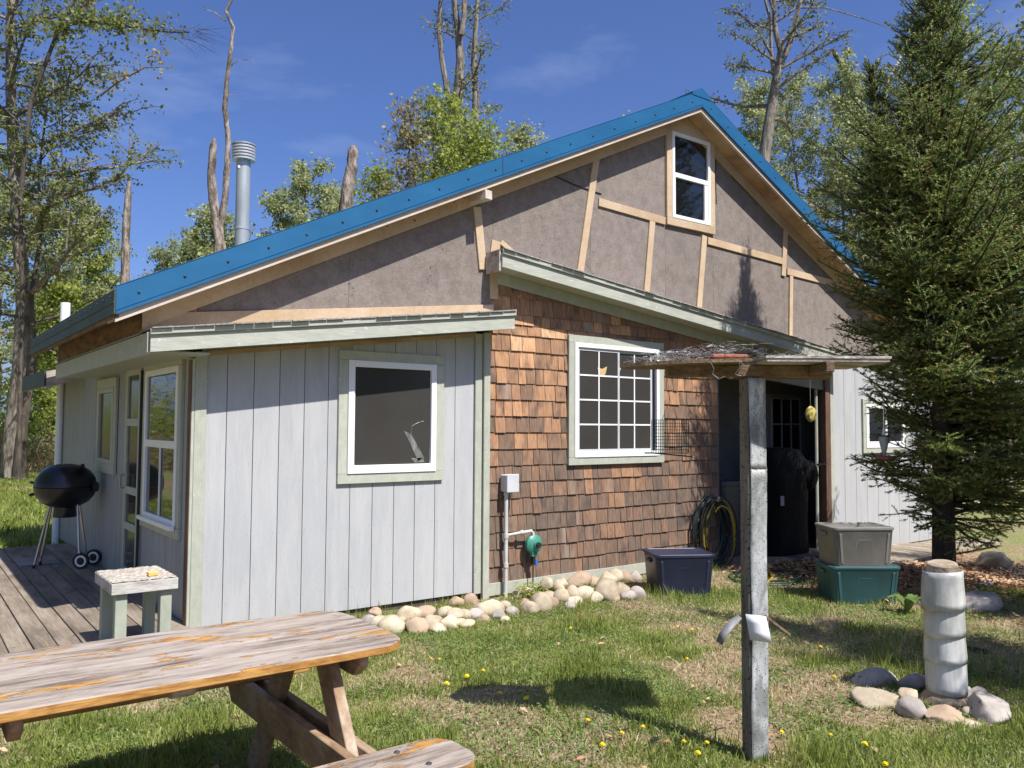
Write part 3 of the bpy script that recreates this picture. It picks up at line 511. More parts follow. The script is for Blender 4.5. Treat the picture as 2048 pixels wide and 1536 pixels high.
# wall shells stand behind the boards; window boxes sit in front, glass is dark
fw = sw.build('front_siding_wall', surf('groove_shadow', [(.20, .21, .22), (.24, .25, .26)], .9, 5), cab)
xs = [.0, .025]+[.025+.2032*i for i in range(1, 13)]; xs = [.03, .225]+[.225+.2065*i for i in range(1, 12)]
xs = [x for x in xs if x < 2.5]+[2.52]
boards(fw, xs, .075, lambda x: zl(x)-.14, [(1.17, 2.12, 1.15, 2.19)], 'y')
def trimrect(parent, x0, x1, z0, z1, w_, y, name='window_trim', m='sage', th=.02, place='y', skip=()):
    T = {'top': (x0-w_, x1+w_, z1, z1+w_), 'bottom': (x0-w_, x1+w_, z0-w_, z0), 'left': (x0-w_, x0, z0, z1), 'right': (x1, x1+w_, z0, z1)}
    for k, (a, b, c, d) in T.items():
        if k in skip: continue
        g = .001; m_ = MB()
        if place == 'y': m_.box(a+g, b-g, y, y+th+(.003 if k in ('top', 'bottom') else 0), c+g, d-g)
        else: m_.box(y-(.003 if k in ('top', 'bottom') else 0), y+th, a+g, b-g, c+g, d-g)
        m_.build(name, M[m], parent, bevel=.002)
def corner_board(x0, x1, y0, y1, z0_, z1, m='sage', **k): return MB().box(x0, x1, y0, y1, z0_, z1).build('corner_board', M[m], cab, bevel=.003)
corner_board(-.018, .068, -.040, -.016, .07, zl(0)-.166); corner_board(-.040, -.019, -.038, .07, .07, 2.09)
corner_board(-.046, -.041, -.036, .05, .1, 2.08, 'brown')
corner_board(2.50, 2.575, -.040, -.016, .06, zl(2.5)-.168); corner_board(2.585, 2.655, -.060, -.016, .0, zl(2.6)-.168)
sf = MB(); sf.prism([(.07, zl(.07)-.20), (2.5, zl(2.5)-.20), (2.5, zl(2.5)-.166), (.07, zl(.07)-.166)], -.034, -.016); sf.build('siding_frieze', M['ply'], cab)
MB().prism([(-.02, -.1), (2.6, -.1), (2.6, .099), (-.02, .099)], .01, .05).build('foundation', M['foundation'], cab)
# window helper: sub-parts hang under the window part
def pic_window():
    x0, x1, z0_, z1 = 1.215, 2.075, 1.195, 2.145
    W = MB().box(x0-.03, x1+.03, -.012, .03, z0_-.03, z1+.03).build('front_window', M['dark'], cab)
    trimrect(W, x0, x1, z0_, z1, .082, -.042, m='sage', th=.026)
    f = MB(); w_ = .055
    f.box(x0+.002, x0+w_, -.052, -.014, z0_, z1); f.box(x1-w_, x1-.002, -.052, -.014, z0_, z1); f.box(x0+w_, x1-w_, -.052, -.014, z0_, z0_+w_+.015); f.box(x0+w_, x1-w_, -.052, -.014, z1-w_, z1)
    f.box(x0+w_, x0+w_+.012, -.040, -.016, z0_+w_, z1-w_)
    f.build('window_frame', M['white'], W, bevel=.003)
    MB().box(x0+w_, x1-w_, -.022, -.016, z0_+w_, z1-w_).build('pane', M['glass_scr'], W)
    b = MB(); pp = [on(x, y, y=-.0235) for x, y in ((808, 862), (822, 868), (848, 915), (836, 922))]; b.prism([(p[0], p[2]) for p in pp], -.0255, -.0225)
    pp = [on(x, y, y=-.0235) for x, y in ((822, 916), (848, 916), (848, 924), (830, 926))]; b.prism([(p[0], p[2]) for p in pp], -.0255, -.0225)
    b.tube([on(x, y, y=-.024) for x, y in ((822, 868), (824, 852), (835, 846), (848, 842))], .0025, 5); b.build('torn_window_film', surf('window_film', [(.10, .10, .095), (.26, .26, .25)], .25, 30, (1, 1, .3), .2, spec=.6), W)
pic_window()
nl_ = MB()
for xx in [.05+.2065*i+.17 for i in range(12)]:
    for zz in (.25, .75, 1.3, 1.85):
        if 1.1 < xx < 2.2 and 1.1 < zz < 2.3: continue
        for dx in (-.025, .03): nl_.lathe([(.002, -.0005), (.002, -.0015)], (xx+dx, -.015, zz+random.uniform(-.01, .01)), 6, 'y')
nl_.build('siding_nail', M['screw'], fw, kind='stuff')
# ---- shingled wall
shw = MB().prism([(2.63, .12), (5.98, .12), (5.98, 2.70), (2.63, 3.05)], .0, .05).build('shingled_wall', M['dark'], cab)
MB().box(2.656, 5.985, -.030, -.004, .02, .135).build('base_trim', M['sage'], shw, bevel=.002)
MB().box(2.6, 6.0, .005, .05, -.15, .11).build('foundation', M['foundation'], cab)
SH = []; W2 = (3.715, 4.955, 1.285, 2.455); tr2 = .075
z = .128; row = 0
rows = []
while z < 2.95:
    e = .157
    if row == 15: e = .10
    if row == 16: e = .105
    rows.append((z, e)); z += e; row += 1
for z, e in rows:
    x = 2.658
    while x < 5.985:
        wd = min(random.choice([.085, .1, .115, .13, .145, .16, .18])*random.uniform(.93, 1.07), 5.99-x)
        if 5.99-(x+wd) < .05: wd = 5.99-x
        a, b = x+.003, x+wd-.003; zt = min(z+e+.012, zp((a+b)/2)-.24); x += wd
        if zt-z < .02: continue
        hx0, hx1, hz0, hz1 = W2[0]-tr2, W2[1]+tr2, W2[2]-tr2, W2[3]+tr2; lo_, hi_ = z+random.uniform(-.004, .003), zt
        segs = [(a, b, lo_, hi_)]
        if hz0 < hi_ and lo_ < hz1 and a < hx1 and b > hx0:
            segs = []
            if a < hx0-.015:
                segs.append((a, hx0, lo_, hi_))
                if hi_ > hz1+.02: segs.append((hx0+.003, b, hz1, hi_))
                if lo_ < hz0-.02: segs.append((hx0+.003, b, lo_, hz0))
            elif b > hx1+.015:
                segs.append((hx1, b, lo_, hi_))
                if hi_ > hz1+.02: segs.append((a, hx1-.003, hz1, hi_))
                if lo_ < hz0-.02: segs.append((a, hx1-.003, lo_, hz0))
            elif lo_ < hz0-.02: segs.append((a, b, lo_, hz0))
            elif hi_ > hz1+.02: segs.append((a, b, hz1, hi_))
        SH += segs
SH.sort(key=lambda s: -(s[1]-s[0])*(s[3]-s[2])/((s[0]+1.8)**2+40))
rest = MB()
def shg(mb, a, b, lo_, hi_):
    t = random.uniform(.014, .021); j = random.uniform(-.002, .004); k = random.uniform(-.0015, .0015)
    mb.add([(a, -t-j, lo_+k), (b, -t-j-k, lo_-k), (b, -.004, hi_), (a, -.004, hi_), (a, .0, lo_), (b, .0, lo_)], [(0, 1, 2, 3), (0, 4, 5, 1), (0, 3, 4), (1, 5, 2), (3, 2, 5, 4)])
for i, s in enumerate(SH):
    if i < 298: shg_m = MB(); shg(shg_m, *s); shg_m.build('shingle', M['shingle'], shw)
    else: shg(rest, *s)
if rest.v: rest.build('shingle_rest', M['shingle'], shw, kind='stuff')
print('shingles', len(SH))
def slide_window():
    x0, x1, z0_, z1 = W2
    W = MB().box(x0-.02, x1+.02, -.006, .03, z0_-.02, z1+.02).build('grid_window', M['dark'], cab)
    trimrect(W, x0, x1, z0_, z1, tr2+.002, -.045, th=.030)
    f = MB(); w_ = .045
    f.box(x0+.002, x0+w_, -.052, -.012, z0_, z1); f.box(x1-w_, x1-.002, -.052, -.012, z0_, z1); f.box(x0+w_, x1-w_, -.055, -.012, z0_, z0_+.055); f.box(x0+w_, x1-w_, -.052, -.012, z1-w_, z1)
    f.build('window_frame', M['white'], W, bevel=.003)
    mid = (x0+x1)/2; s = MB()
    for a, b, y in ((x0+w_, mid+.02, -.036), (mid-.02, x1-w_-.05, -.026)):
        zz0, zz1 = z0_+.055, z1-w_; q = .028
        s.box(a, a+q, y, y+.009, zz0, zz1); s.box(b-q, b, y, y+.009, zz0, zz1); s.box(a+q, b-q, y, y+.009, zz0, zz0+q); s.box(a+q, b-q, y, y+.009, zz1-q, zz1)
    s.build('sash', surf('grey_sash', [(.46, .47, .49), (.56, .57, .58)], .4, 6, bump=0), W)
    for a, b, y in ((x0+w_+.028, mid-.008, -.031), (mid+.008, x1-w_-.078, -.021)):
        zz0, zz1 = z0_+.083, z1-w_-.028
        MB().box(a, b, y, y+.003, zz0, zz1).build('pane', M['glass_scr'], W)
        g = MB(); c = (a+b)/2; g.box(c-.008, c+.008, y-.004, y-.0005, zz0, zz1); g.build('muntin', M['white'], W)
        for i in range(1, 4):
            zc = zz0+(zz1-zz0)*i/4; MB().box(a, b, y-.0045, y-.001, zc-.008, zc+.008).build('muntin', M['white'], W)
    c = MB(); pts = [on(x, y, y=-.0335) for x, y in ((1195, 735), (1205, 738), (1214, 733), (1211, 748), (1204, 754), (1199, 750))]; c.prism([(p[0], p[2]) for p in pts], -.0345, -.0315)
    pts = [on(x, y, y=-.0235) for x, y in ((1231, 735), (1242, 736), (1236, 752), (1231, 750))]; c.prism([(p[0], p[2]) for p in pts], -.0245, -.0215); c.build('tied_curtain', M['curt'], W)
slide_window()
def gable_window():
    x0, x1, z0_, z1 = 5.175, 5.835, 3.975, 4.975
    W = MB().box(x0-.02, x1+.02, -.012, .03, z0_-.02, z1+.02).build('gable_window', M['dark'], cab)
    MB().box(x0-.085, x0-.001, -.050, -.016, z0_-.001, z1+.06).build('window_trim', M['pine'], W, bevel=.002); MB().box(x1+.001, x1+.085, -.050, -.016, z0_-.001, z1+.0).build('window_trim', M['pine'], W, bevel=.002)
    MB().box(x0-.085, x1+.085, -.052, -.016, z0_-.09, z0_-.002).build('window_trim', M['pine'], W, bevel=.002)
    MB().prism([(x0-.085, z1+.061), (x0+.0, z1+.061), (x0+.0, z1+.001), (x1+.085, z1+.001), (x1+.085, z1+.05), (x1-.1, z1+.20), (x0-.085, z1+.10)], -.050, -.016).build('window_trim', M['pine'], W)
    f = MB(); w_ = .042
    f.box(x0, x0+w_, -.056, -.014, z0_, z1); f.box(x1-w_, x1, -.056, -.014, z0_, z1); f.box(x0+w_, x1-w_, -.056, -.014, z0_, z0_+w_); f.box(x0+w_, x1-w_, -.056, -.014, z1-w_, z1)
    f.build('window_frame', M['white'], W, bevel=.003)
    zm = (z0_+z1)/2-.0; s = MB(); s.box(x0+w_, x1-w_, -.050, -.016, zm-.025, zm+.03); q = .03
    s.box(x1-w_-.055, x1-w_, -.046, -.016, z0_+w_, zm-.025); s.box(x0+w_, x0+w_+.02, -.046, -.016, z0_+w_, zm-.025); s.build('sash', M['white'], W, bevel=.003)
    MB().box(x0+w_, x1-w_, -.030, -.024, zm+.03, z1-w_).build('pane', M['glass_dk'], W); MB().box(x0+w_+.02, x1-w_-.055, -.024, -.018, z0_+w_, zm-.025).build('pane', M['glass_dk'], W)
gable_window()
# ---- left side wall (x = 0)
lw = MB().box(.0, .05, .03, 6.0, .10, 2.3).build('side_siding_wall', M['dark'], cab)
ys = [.071]+[.07+.2032*i for i in range(1, 30)]; ys = [y for y in ys if y < 6]+[6.0]
boards(lw, ys, .105, lambda y: 2.28, [(.30, 1.44, .74, 2.12), (1.53, 2.2, .14, 2.18), (2.56, 3.56, 1.10, 2.06)], 'x', y0=-.015, m='siding_shaded')
def side_window(y0, y1, z0_, z1, trim, name, two, gm='glass_side', fm='white'):
    W = MB().box(-.010, .03, y0-.02, y1+.02, z0_-.02, z1+.02).build(name, M['dark'], cab)
    trimrect(W, y0, y1, z0_, z1, trim, -.042, th=.026, place='x')
    w_ = .05; f = MB(); f.box(-.05, -.012, y0, y0+w_, z0_, z1); f.box(-.05, -.012, y1-w_, y1, z0_, z1); f.box(-.05, -.012, y0+w_, y1-w_, z0_, z0_+w_); f.box(-.05, -.012, y0+w_, y1-w_, z1-w_, z1)
    if two: f.box(-.046, -.012, y0+w_, y1-w_, z0_+(z1-z0_)*.48, z0_+(z1-z0_)*.53)
    f.build('window_frame', M[fm], W, bevel=.003)
    if two:
        zm = z0_+(z1-z0_)*.48; MB().box(-.026, -.020, y0+w_, y1-w_, z0_+w_, zm).build('pane', M[gm], W); MB().box(-.031, -.025, y0+w_, y1-w_, zm+.06, z1-w_).build('pane', M[gm], W)
        MB().box(-.040, -.030, (y0+y1)/2-.012, (y0+y1)/2+.012, z0_+w_, zm).build('mullion', M[fm], W)
        MB().box(-.085, -.0505, y0-.02, y1+.02, z0_-.02, z0_+.012).build('window_sill', M[fm], W)
    else: MB().box(-.026, -.020, y0+w_, y1-w_, z0_+w_, z1-w_).build('pane', M[gm], W)
side_window(.33, 1.36, .80, 2.06, .085, 'side_window', True)
side_window(2.68, 3.44, 1.19, 1.97, .10, 'small_side_window', False, 'glass_scr', 'sage')
# screen door
D = MB().box(-.010, .03, 1.53, 2.2, .14, 2.18).build('side_door', surf('grey_door', [(.30, .31, .31), (.36, .37, .37)], .6, 5, bump=.1), cab)
f = MB(); f.box(-.04, -.011, 1.56, 1.63, .2, 2.12); f.box(-.04, -.011, 2.08, 2.15, .2, 2.12)
for z0_ in (.2, .62, .95, 1.58, 2.05): f.box(-.04, -.011, 1.63, 2.08, z0_, z0_+.07)
f.build('door_frame', M['sage'], D, bevel=.003)
for a, b in ((.27, .62), (.69, .95), (1.02, 1.58), (1.65, 2.05)): MB().box(-.022, -.016, 1.63, 2.08, a, b).build('pane', M['glass_scr'], D)
h_ = MB(); h_.tube([(-.04, 2.1, 1.0), (-.075, 2.1, 1.0), (-.075, 2.1, 1.12), (-.04, 2.1, 1.12)], .008, 6); h_.build('door_handle', M['chrome'], D)
g_ = MB(); g_.tube([(-.045, 1.50, .12), (-.045, 1.50, 2.08)], .012, 6); g_.build('door_jamb_strip', M['rubber'], D)
# rear corner post and rear low roof
MB().tube([(-.06, 5.9, .0), (-.06, 5.9, 2.3)], .045, 12).build('rear_post', M['white'], cab, smooth=True)
MB().box(-.392, -.378, -.03, 3.8, 2.237, 2.55).build('eave_plywood', M['plyd'], cab)
MB().box(-.377, -.02, -.035, -.017, 2.28, 2.50).build('eave_plywood', M['plyd'], cab)
rr = MB(); rr.prism([(-.42, 2.02), (.5, 2.35), (.5, 2.43), (-.42, 2.20)], 4.45, 6.4); rr.build('rear_low_roof', M['greyw'], cab)
rr = MB(); rr.box(-.44, -.421, 4.4, 6.45, 2.03, 2.21); rr.build('rear_fascia', M['fasc'], cab)
rr = MB(); rr.prism([(-.42, 2.00), (.3, 2.26), (.3, 2.36), (-.42, 2.12)], 4.40, 4.448); rr.build('rear_barge_board', M['greyw'], cab)
MB().box(0, 11.2, 3.9, 3.95, -.1, 2.6).build('back_wall', M['siding'], cab); MB().prism([(.0, 2.6), (11.2, 2.6), (XRG, 5.1)], 3.9, 3.95).build('back_gable', M['fibre'], cab)
MB().box(.05, 3.0, 5.95, 6.0, 0, 2.4).build('rear_wall', M['siding'], cab)
MB().box(2.95, 3.0, 3.95, 5.95, 0, 2.4).build('rear_wall', M['siding'], cab)
MB().box(11.15, 11.2, .06, 3.9, -.15, 2.55).build('right_end_wall', M['siding'], cab)
# ---- porch recess and right siding
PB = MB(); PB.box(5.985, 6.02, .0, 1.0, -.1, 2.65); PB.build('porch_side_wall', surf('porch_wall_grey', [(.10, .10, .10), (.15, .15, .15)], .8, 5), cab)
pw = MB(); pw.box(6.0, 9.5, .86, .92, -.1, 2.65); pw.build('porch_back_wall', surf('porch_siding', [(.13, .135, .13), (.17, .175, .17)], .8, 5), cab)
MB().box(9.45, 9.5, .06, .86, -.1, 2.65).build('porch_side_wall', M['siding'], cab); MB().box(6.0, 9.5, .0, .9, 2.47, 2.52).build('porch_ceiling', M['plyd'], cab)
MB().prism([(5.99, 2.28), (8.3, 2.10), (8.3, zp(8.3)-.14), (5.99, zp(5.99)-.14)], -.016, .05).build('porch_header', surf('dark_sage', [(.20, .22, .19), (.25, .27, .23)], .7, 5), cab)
MB().box(6.0, 9.4, -.25, .86, -.12, -.02).build('porch_floor', M['foundation'], cab)
rw = MB().box(8.30, 11.15, .0, .05, -.08, 2.45).build('right_siding_wall', bpy.data.materials['groove_shadow'], cab)
xs = [8.38+.285*i for i in range(11)]
boards(rw, xs, -.10, lambda x: 2.45, [(9.10, 10.30, 1.24, 2.0)], 'y')
corner_board(8.29, 8.375, -.040, -.016, -.10, 2.4); MB().box(8.17, 8.285, -.05, .06, -.1, 2.35).build('porch_post', M['brown'], cab, bevel=.004)
MB().tube([(8.05, .02, 0), (8.05, .02, 2.2)], .022, 8).build('downspout', M['sage'], cab, smooth=True)
W3 = MB().box(9.16, 10.26, -.012, .03, 1.28, 1.96).build('right_window', M['dark'], cab); trimrect(W3, 9.18, 10.24, 1.32, 1.94, .075, -.042, th=.026)
f = MB(); f.box(9.18, 9.25, -.05, -.014, 1.32, 1.94); f.box(10.17, 10.24, -.05, -.014, 1.32, 1.94); f.box(9.25, 10.17, -.05, -.014, 1.32, 1.41); f.box(9.25, 10.17, -.05, -.014, 1.88, 1.94); f.box(9.68, 9.74, -.05, -.014, 1.41, 1.88); f.build('window_frame', M['white'], W3, bevel=.003)
MB().box(9.25, 9.68, -.024, -.018, 1.41, 1.88).build('pane', M['glass_dk'], W3); MB().box(9.74, 10.17, -.024, -.018, 1.41, 1.88).build('pane', M['glass_dk'], W3)
# porch door with nine lights
dm = surf('porch_door_paint', [(.20, .205, .20), (.26, .265, .26)], .6, 4, bump=.05)
PD = MB().box(8.06, 8.98, .825, .858, 0, 2.08).build('porch_door', dm, cab)
for i in range(3):
    for j in range(3):
        MB().box(8.20+i*.225, 8.20+i*.225+.205, .812, .818, .92+j*.37, .92+j*.37+.35).build('pane', M['glass_dk'], PD)
mm = surf('door_muntin', [(.34, .35, .35), (.40, .41, .41)], .6, 4, bump=0); f = MB()
for i in range(4): f.box(8.18+i*.225, 8.20+i*.225, .80, .824, .90, 2.02)
for j in range(4): f.box(8.20, 8.855, .803, .824, .90+j*.37, .92+j*.37)
f.build('door_grille', mm, PD); MB().sphere((8.92, .79, .95), .03).build('door_knob', M['chrome'], PD, smooth=True)
# ---- chimney pipe and vent are parts of the cabin
chx, chy = 1.15, 2.5
CH = MB().lathe([(.075, 3.0), (.075, 4.50)], (chx, chy, 0), 28).build('chimney_pipe', M['steel'], cab, smooth=True)
MB().lathe([(.079, 3.71), (.079, 3.74)], (chx, chy, 0), 28).build('pipe_band', M['steel'], CH, smooth=True)
for k in range(5): MB().lathe([(.088, 4.47+k*.033), (.122, 4.472+k*.033), (.122, 4.490+k*.033), (.095, 4.494+k*.033)], (chx, chy, 0), 28).build('cap_ring', M['capm'], CH, smooth=True)
MB().lathe([(.125, 4.635), (.125, 4.65), (.06, 4.672), (.01, 4.675)], (chx, chy, 0), 28).build('chimney_cap', M['steel'], CH, smooth=True)
q = on(478, 333, y=chy-.085); MB().box(q[0]-.012, q[0]+.012, chy-.088, chy-.082, q[2]-.012, q[2]+.012).build('pipe_label', M['white'], CH)
MB().lathe([(.05, 2.3), (.05, 2.93)], (-.33, 3.85, 0), 16).build('vent_pipe', M['white'], cab, smooth=True)
# ------------------------------------------------------------------ flood lamp, hanging things
fl = tag(empty('flood_lamp', (6.55, -.12, 2.5)), 'round floodlight mounted under the pent roof above the bird table', 'lamp'); fl.location = (0, 0, 0)
q = on(1520, 705, y=-.2); MB().lathe([(.03, .10), (.05, .06), (.078, .0), (.075, -.006)], (q[0], q[1], q[2]), 20, 'y').build('lamp_head', M['greytote'], fl, smooth=True)
MB().lathe([(.07, -.001), (.066, -.012), (.02, -.02)], (q[0], q[1]-.005, q[2]), 20, 'y').build('lens', surf('lamp_lens', [(.30, .30, .26), (.42, .42, .36)], .2, 20, bump=.3), fl, smooth=True)
MB().lathe([(.028, .09), (.06, .03), (.075, .0)], (q[0]+.24, q[1]+.02, q[2]-.02), 16, 'y').build('lamp_head', M['greytote'], fl, smooth=True)
MB().beam((q[0], q[1]+.08, q[2]), (q[0]+.1, -.02, q[2]+.05), .03, .03).build('bracket', M['greytote'], fl)
q = on(1621, 828, y=-.12); yb = tag(empty('hanging_ornament', (0, 0, 0)), 'round yellow ceramic ornament hanging beside the porch post', 'ornament')
MB().lathe([(.02, .05), (.085, .03), (.105, .0), (.085, -.035), (.02, -.05)], tuple(q), 20, 'y').build('disc', M['yell'], yb, smooth=True)
MB().tube([tuple(q+np.array([0, 0, .1])), (q[0], q[1], 2.3)], .004, 5).build('cord', M['wire'], yb)
# ------------------------------------------------------------------ meter box, conduit, water device
EB = tag(empty('electrical_box'), 'pale grey electrical box on a conduit against the cedar shingles', 'utility box')
MB().box(2.795, 2.925, -.14, -.03, .985, 1.145).build('enclosure', M['boxw'], EB, bevel=.008); MB().box(2.79, 2.93, -.15, -.141, .98, 1.15).build('cover', M['boxw'], EB, bevel=.004)
MB().box(2.926, 2.938, -.12, -.09, 1.03, 1.09).build('latch', M['boxw'], EB)
MB().tube([(2.83, -.08, -.05), (2.83, -.08, .985)], .019, 12).build('conduit', M['pvcpipe'], EB, smooth=True)
for zc in (.55, .28, .95): MB().tube([(2.83, -.08, zc), (2.83, -.08, zc+.04)], .025, 12).build('coupling', M['pvcpipe'], EB, smooth=True)
MB().tube([(2.83, -.08, .575), (3.0, -.09, .590), (3.12, -.10, .60), (3.135, -.105, .575), (3.135, -.11, .54)], .014, 10).build('branch_conduit', M['pvcpipe'], EB, smooth=True)
MB().tube([(2.99, -.09, .590), (3.02, -.09, .592)], .021, 10).build('coupling', M['pvcpipe'], EB, smooth=True)
MB().tube([(2.875, -.07, .985), (2.905, -.03, .8), (2.87, -.025, .5), (2.88, -.025, .2), (2.86, -.03, .12)], .004, 5).build('wire', M['wire'], EB)
WD = tag(empty('pressure_regulator'), 'round teal metal device with black knob beside the conduit', 'valve')
c = (3.15, -.11, .47); MB().lathe([(.03, .06), (.085, .05), (.092, .03), (.092, .0), (.07, -.02), (.035, -.03), (.033, -.05)], c, 22, 'y').build('body', M['green_dev'], WD, smooth=True)
MB().lathe([(.026, -.05), (.026, -.075)], c, 14, 'y').build('knob', M['rubber'], WD, smooth=True); MB().box(3.11, 3.18, -.13, -.08, .355, .40).build('lower_flange', M['green_dev'], WD, bevel=.006)
MB().box(3.125, 3.155, -.12, -.09, .28, .355).build('valve_stem', M['rubber'], WD); MB().box(3.156, 3.185, -.12, -.10, .27, .32).build('blue_tap', M['bluep'], WD)
MB().tube([(3.14, -.1, .3), (3.13, -.11, -.02)], .007, 6).build('riser', M['rubber'], WD)
# ------------------------------------------------------------------ deck
DK = tag(empty('deck'), 'weathered grey timber deck beside the left wall of the cabin', 'deck')
x = -.03; k = 0; DZ = .13
while x > -2.75:
    x0 = x-.141; ya = -.42+random.uniform(-.01, .01); yj = random.uniform(.6, 3.4) if k % 2 else None
    for a, b in (((ya, yj-.003), (yj+.003, 5.1)) if yj else ((ya, 5.1),)):
        dz = random.uniform(-.002, .002); MB().box(x0+.008, x, a, b, DZ-.035+dz, DZ+dz).build('deck_board', M['deck'], DK, bevel=.003)
    x = x0; k += 1
for y in (-.36, .9, 2.3, 3.7, 5.0): MB().box(-2.7, -.05, y, y+.04, -.02, DZ-.037).build('joist', M['rough'], DK)
# ------------------------------------------------------------------ picnic table
PT = tag(empty('picnic_table'), 'weathered picnic table with flaking orange stain on grey planks', 'picnic table')
TZ = .75; TX1 = -.125; TX0 = -1.97
def plank(y0, y1, z1, th, x0, x1, parent, name, rn=.0, rf=.0, mat='pic'):
    def arc(cx_, cy_, r, a0_, a1_, n=6): return [(cx_+r*math.cos(math.radians(a0_+(a1_-a0_)*i/n)), cy_+r*math.sin(math.radians(a0_+(a1_-a0_)*i/n))) for i in range(n+1)]
    poly = []
    poly += arc(x0+rn, y0+rn, rn, 180, 270) if rn else [(x0, y0)]
    poly += arc(x1-rn, y0+rn, rn, 270, 360) if rn else [(x1, y0)]
    poly += arc(x1-rf, y1-rf, rf, 0, 90) if rf else [(x1, y1)]
    poly += arc(x0+rf, y1-rf, rf, 90, 180) if rf else [(x0, y1)]
    return MB().prismz(poly, z1-th, z1).build(name, M[mat], parent, bevel=.004)
yy = -3.455; ws = [.186, .178, .182, .182]
for i, wd in enumerate(ws):
    plank(yy+.0012, yy+wd-.0012, TZ+random.uniform(-.001, .001), .034, TX0, TX1+random.uniform(-.004, .004), PT, 'tabletop_plank', (.13 if i == 0 else 0), (.16 if i == 3 else 0)); yy += wd
yc = -3.09
plank(-3.945, -3.80, .45, .036, TX0, TX1+.01, PT, 'seat_plank', .10, 0); plank(-3.797, -3.66, .4495, .036, TX0, TX1+.01, PT, 'seat_plank', 0, .10)
plank(yc+.57, yc+.71, .4495, .036, TX0, TX1, PT, 'seat_plank', .06, 0); plank(yc+.713, yc+.85, .45, .036, TX0, TX1, PT, 'seat_plank', 0, .10)
for xf in (-.40, -1.55):
    for xb in (xf+.042, xf-.042):
        zt = .412; MB().prismx([(-3.93, zt), (-3.93, zt-.05), (-3.84, zt-.135), (-2.32, zt-.135), (-2.25, zt-.05), (-2.25, zt)], xb-.019, xb+.019).build('seat_beam', M['picleg'], PT, bevel=.003)
    zt = TZ-.036; MB().prismx([(-3.42, zt), (-3.42, zt-.035), (-3.36, zt-.085), (-2.80, zt-.085), (-2.75, zt-.035), (-2.75, zt)], xf+.062, xf+.100).build('top_cleat', M['picleg'], PT, bevel=.003)
    MB().prismx([(-3.30, zt-.001), (-3.165, zt-.001), (-3.60, 0), (-3.745, 0)], xf-.022, xf+.022).build('leg', M['picleg'], PT, bevel=.003)
    MB().prismx([(-2.99, zt-.001), (-2.855, zt-.001), (-2.42, 0), (-2.56, 0)], xf-.022, xf+.022).build('leg', M['picleg'], PT, bevel=.003)
zt = TZ-.036; MB().prismx([(-3.41, zt), (-3.41, zt-.02), (-3.38, zt-.04), (-2.78, zt-.04), (-2.75, zt)], -1.02, -.94).build('middle_cleat', M['picleg'], PT, bevel=.002)
for xb, yb_ in ((-.30, -3.87), (-.34, -3.72)): MB().lathe([(.011, 0), (.011, .004), (.004, .008)], (xb, yb_, .450), 10).build('bolt', M['chrome'], PT)
# ------------------------------------------------------------------ side table on the deck
ST = tag(empty('side_table'), 'small weathered white wooden table with gritty top on the deck', 'table')
def stp(z, px, py): return on(px, py, z=z)
x0, x1, y0, y1, zt = -.735, -.36, -1.02, -.44, .62
x0, x1, y0, y1, zt = -.67, -.27, -.66, -.12, .60
pa = surf('peeling_white_board', [(.30, .27, .23), (.48, .45, .42), (.56, .53, .50)], .8, 6, (1, 3, 3), .4, 26, blotch=((.40, .42, .35), 5, .58, .7))
MB().box(x0, x1, y0, y0+.025, zt-.075, zt-.004).build('apron', pa, ST, bevel=.002); MB().box(x0, x1, y1-.025, y1, zt-.075, zt-.004).build('apron', pa, ST, bevel=.002)
MB().box(x0, x0+.025, y0+.026, y1-.026, zt-.075, zt-.004).build('apron', pa, ST, bevel=.002); MB().box(x1-.025, x1, y0+.026, y1-.026, zt-.075, zt-.004).build('apron', pa, ST, bevel=.002)
tp = MB(); nx, ny_ = 26, 34; vs = []; fs = []
for i in range(nx):
    for j in range(ny_): vs.append((x0+.004+(x1-x0-.008)*i/(nx-1), y0+.004+(y1-y0-.008)*j/(ny_-1), zt+random.uniform(-.003, .005)))
for i in range(nx-1):
    for j in range(ny_-1): fs.append((i*ny_+j, (i+1)*ny_+j, (i+1)*ny_+j+1, i*ny_+j+1))
tp.add(vs, fs).build('gritty_tabletop', M['grit'], ST)
lgm = surf('sage_leg', [(.33, .36, .29), (.40, .42, .34)], .75, 8, (2, 2, .6), .3, 30)
for lx, ly in ((x0+.03, y0+.03), (x1-.10, y0+.03), (x0+.03, y1-.10), (x1-.10, y1-.10)): MB().box(lx, lx+.07, ly, ly+.07, DZ, zt-.06).build('leg', lgm, ST, bevel=.003)
tag(MB().box(-.43, -.37, -.56, -.50, zt+.004, zt+.03).build('sponge', M['sponge'], bevel=.004), 'small orange block lying on the gritty side table', 'sponge')
# ------------------------------------------------------------------ kettle grill
KG = tag(empty('kettle_grill'), 'black kettle grill on steel legs with a white rimmed wheel on the deck', 'grill')
kc = on(126, 985, x=-.36); kc = np.array([-.36, 3.25, 0]); kz = .98; ta = 0
MB().lathe([(.0, .235), (.08, .232), (.16, .21), (.23, .16), (.275, .09), (.288, .03), (.29, .006)], (kc[0], kc[1], kz-.03), 36, cap=False).build('lid', M['black'], KG, smooth=True)
MB().lathe([(.293, .0), (.288, -.03), (.27, -.09), (.22, -.155), (.14, -.20), (.06, -.215), (0, -.217)], (kc[0], kc[1], kz-.03), 36, cap=False).build('bowl', M['black'], KG, smooth=True)
MB().lathe([(.10, -.19), (.11, -.30), (.105, -.31)], (kc[0], kc[1], kz-.03), 24).build('ash_catcher', M['black'], KG, smooth=True)
vw = (RW@[1, 0, 0]); rgt = np.array([vw[0], vw[1], 0]); rgt /= np.linalg.norm(rgt); fwd = np.array([-rgt[1], rgt[0], 0])
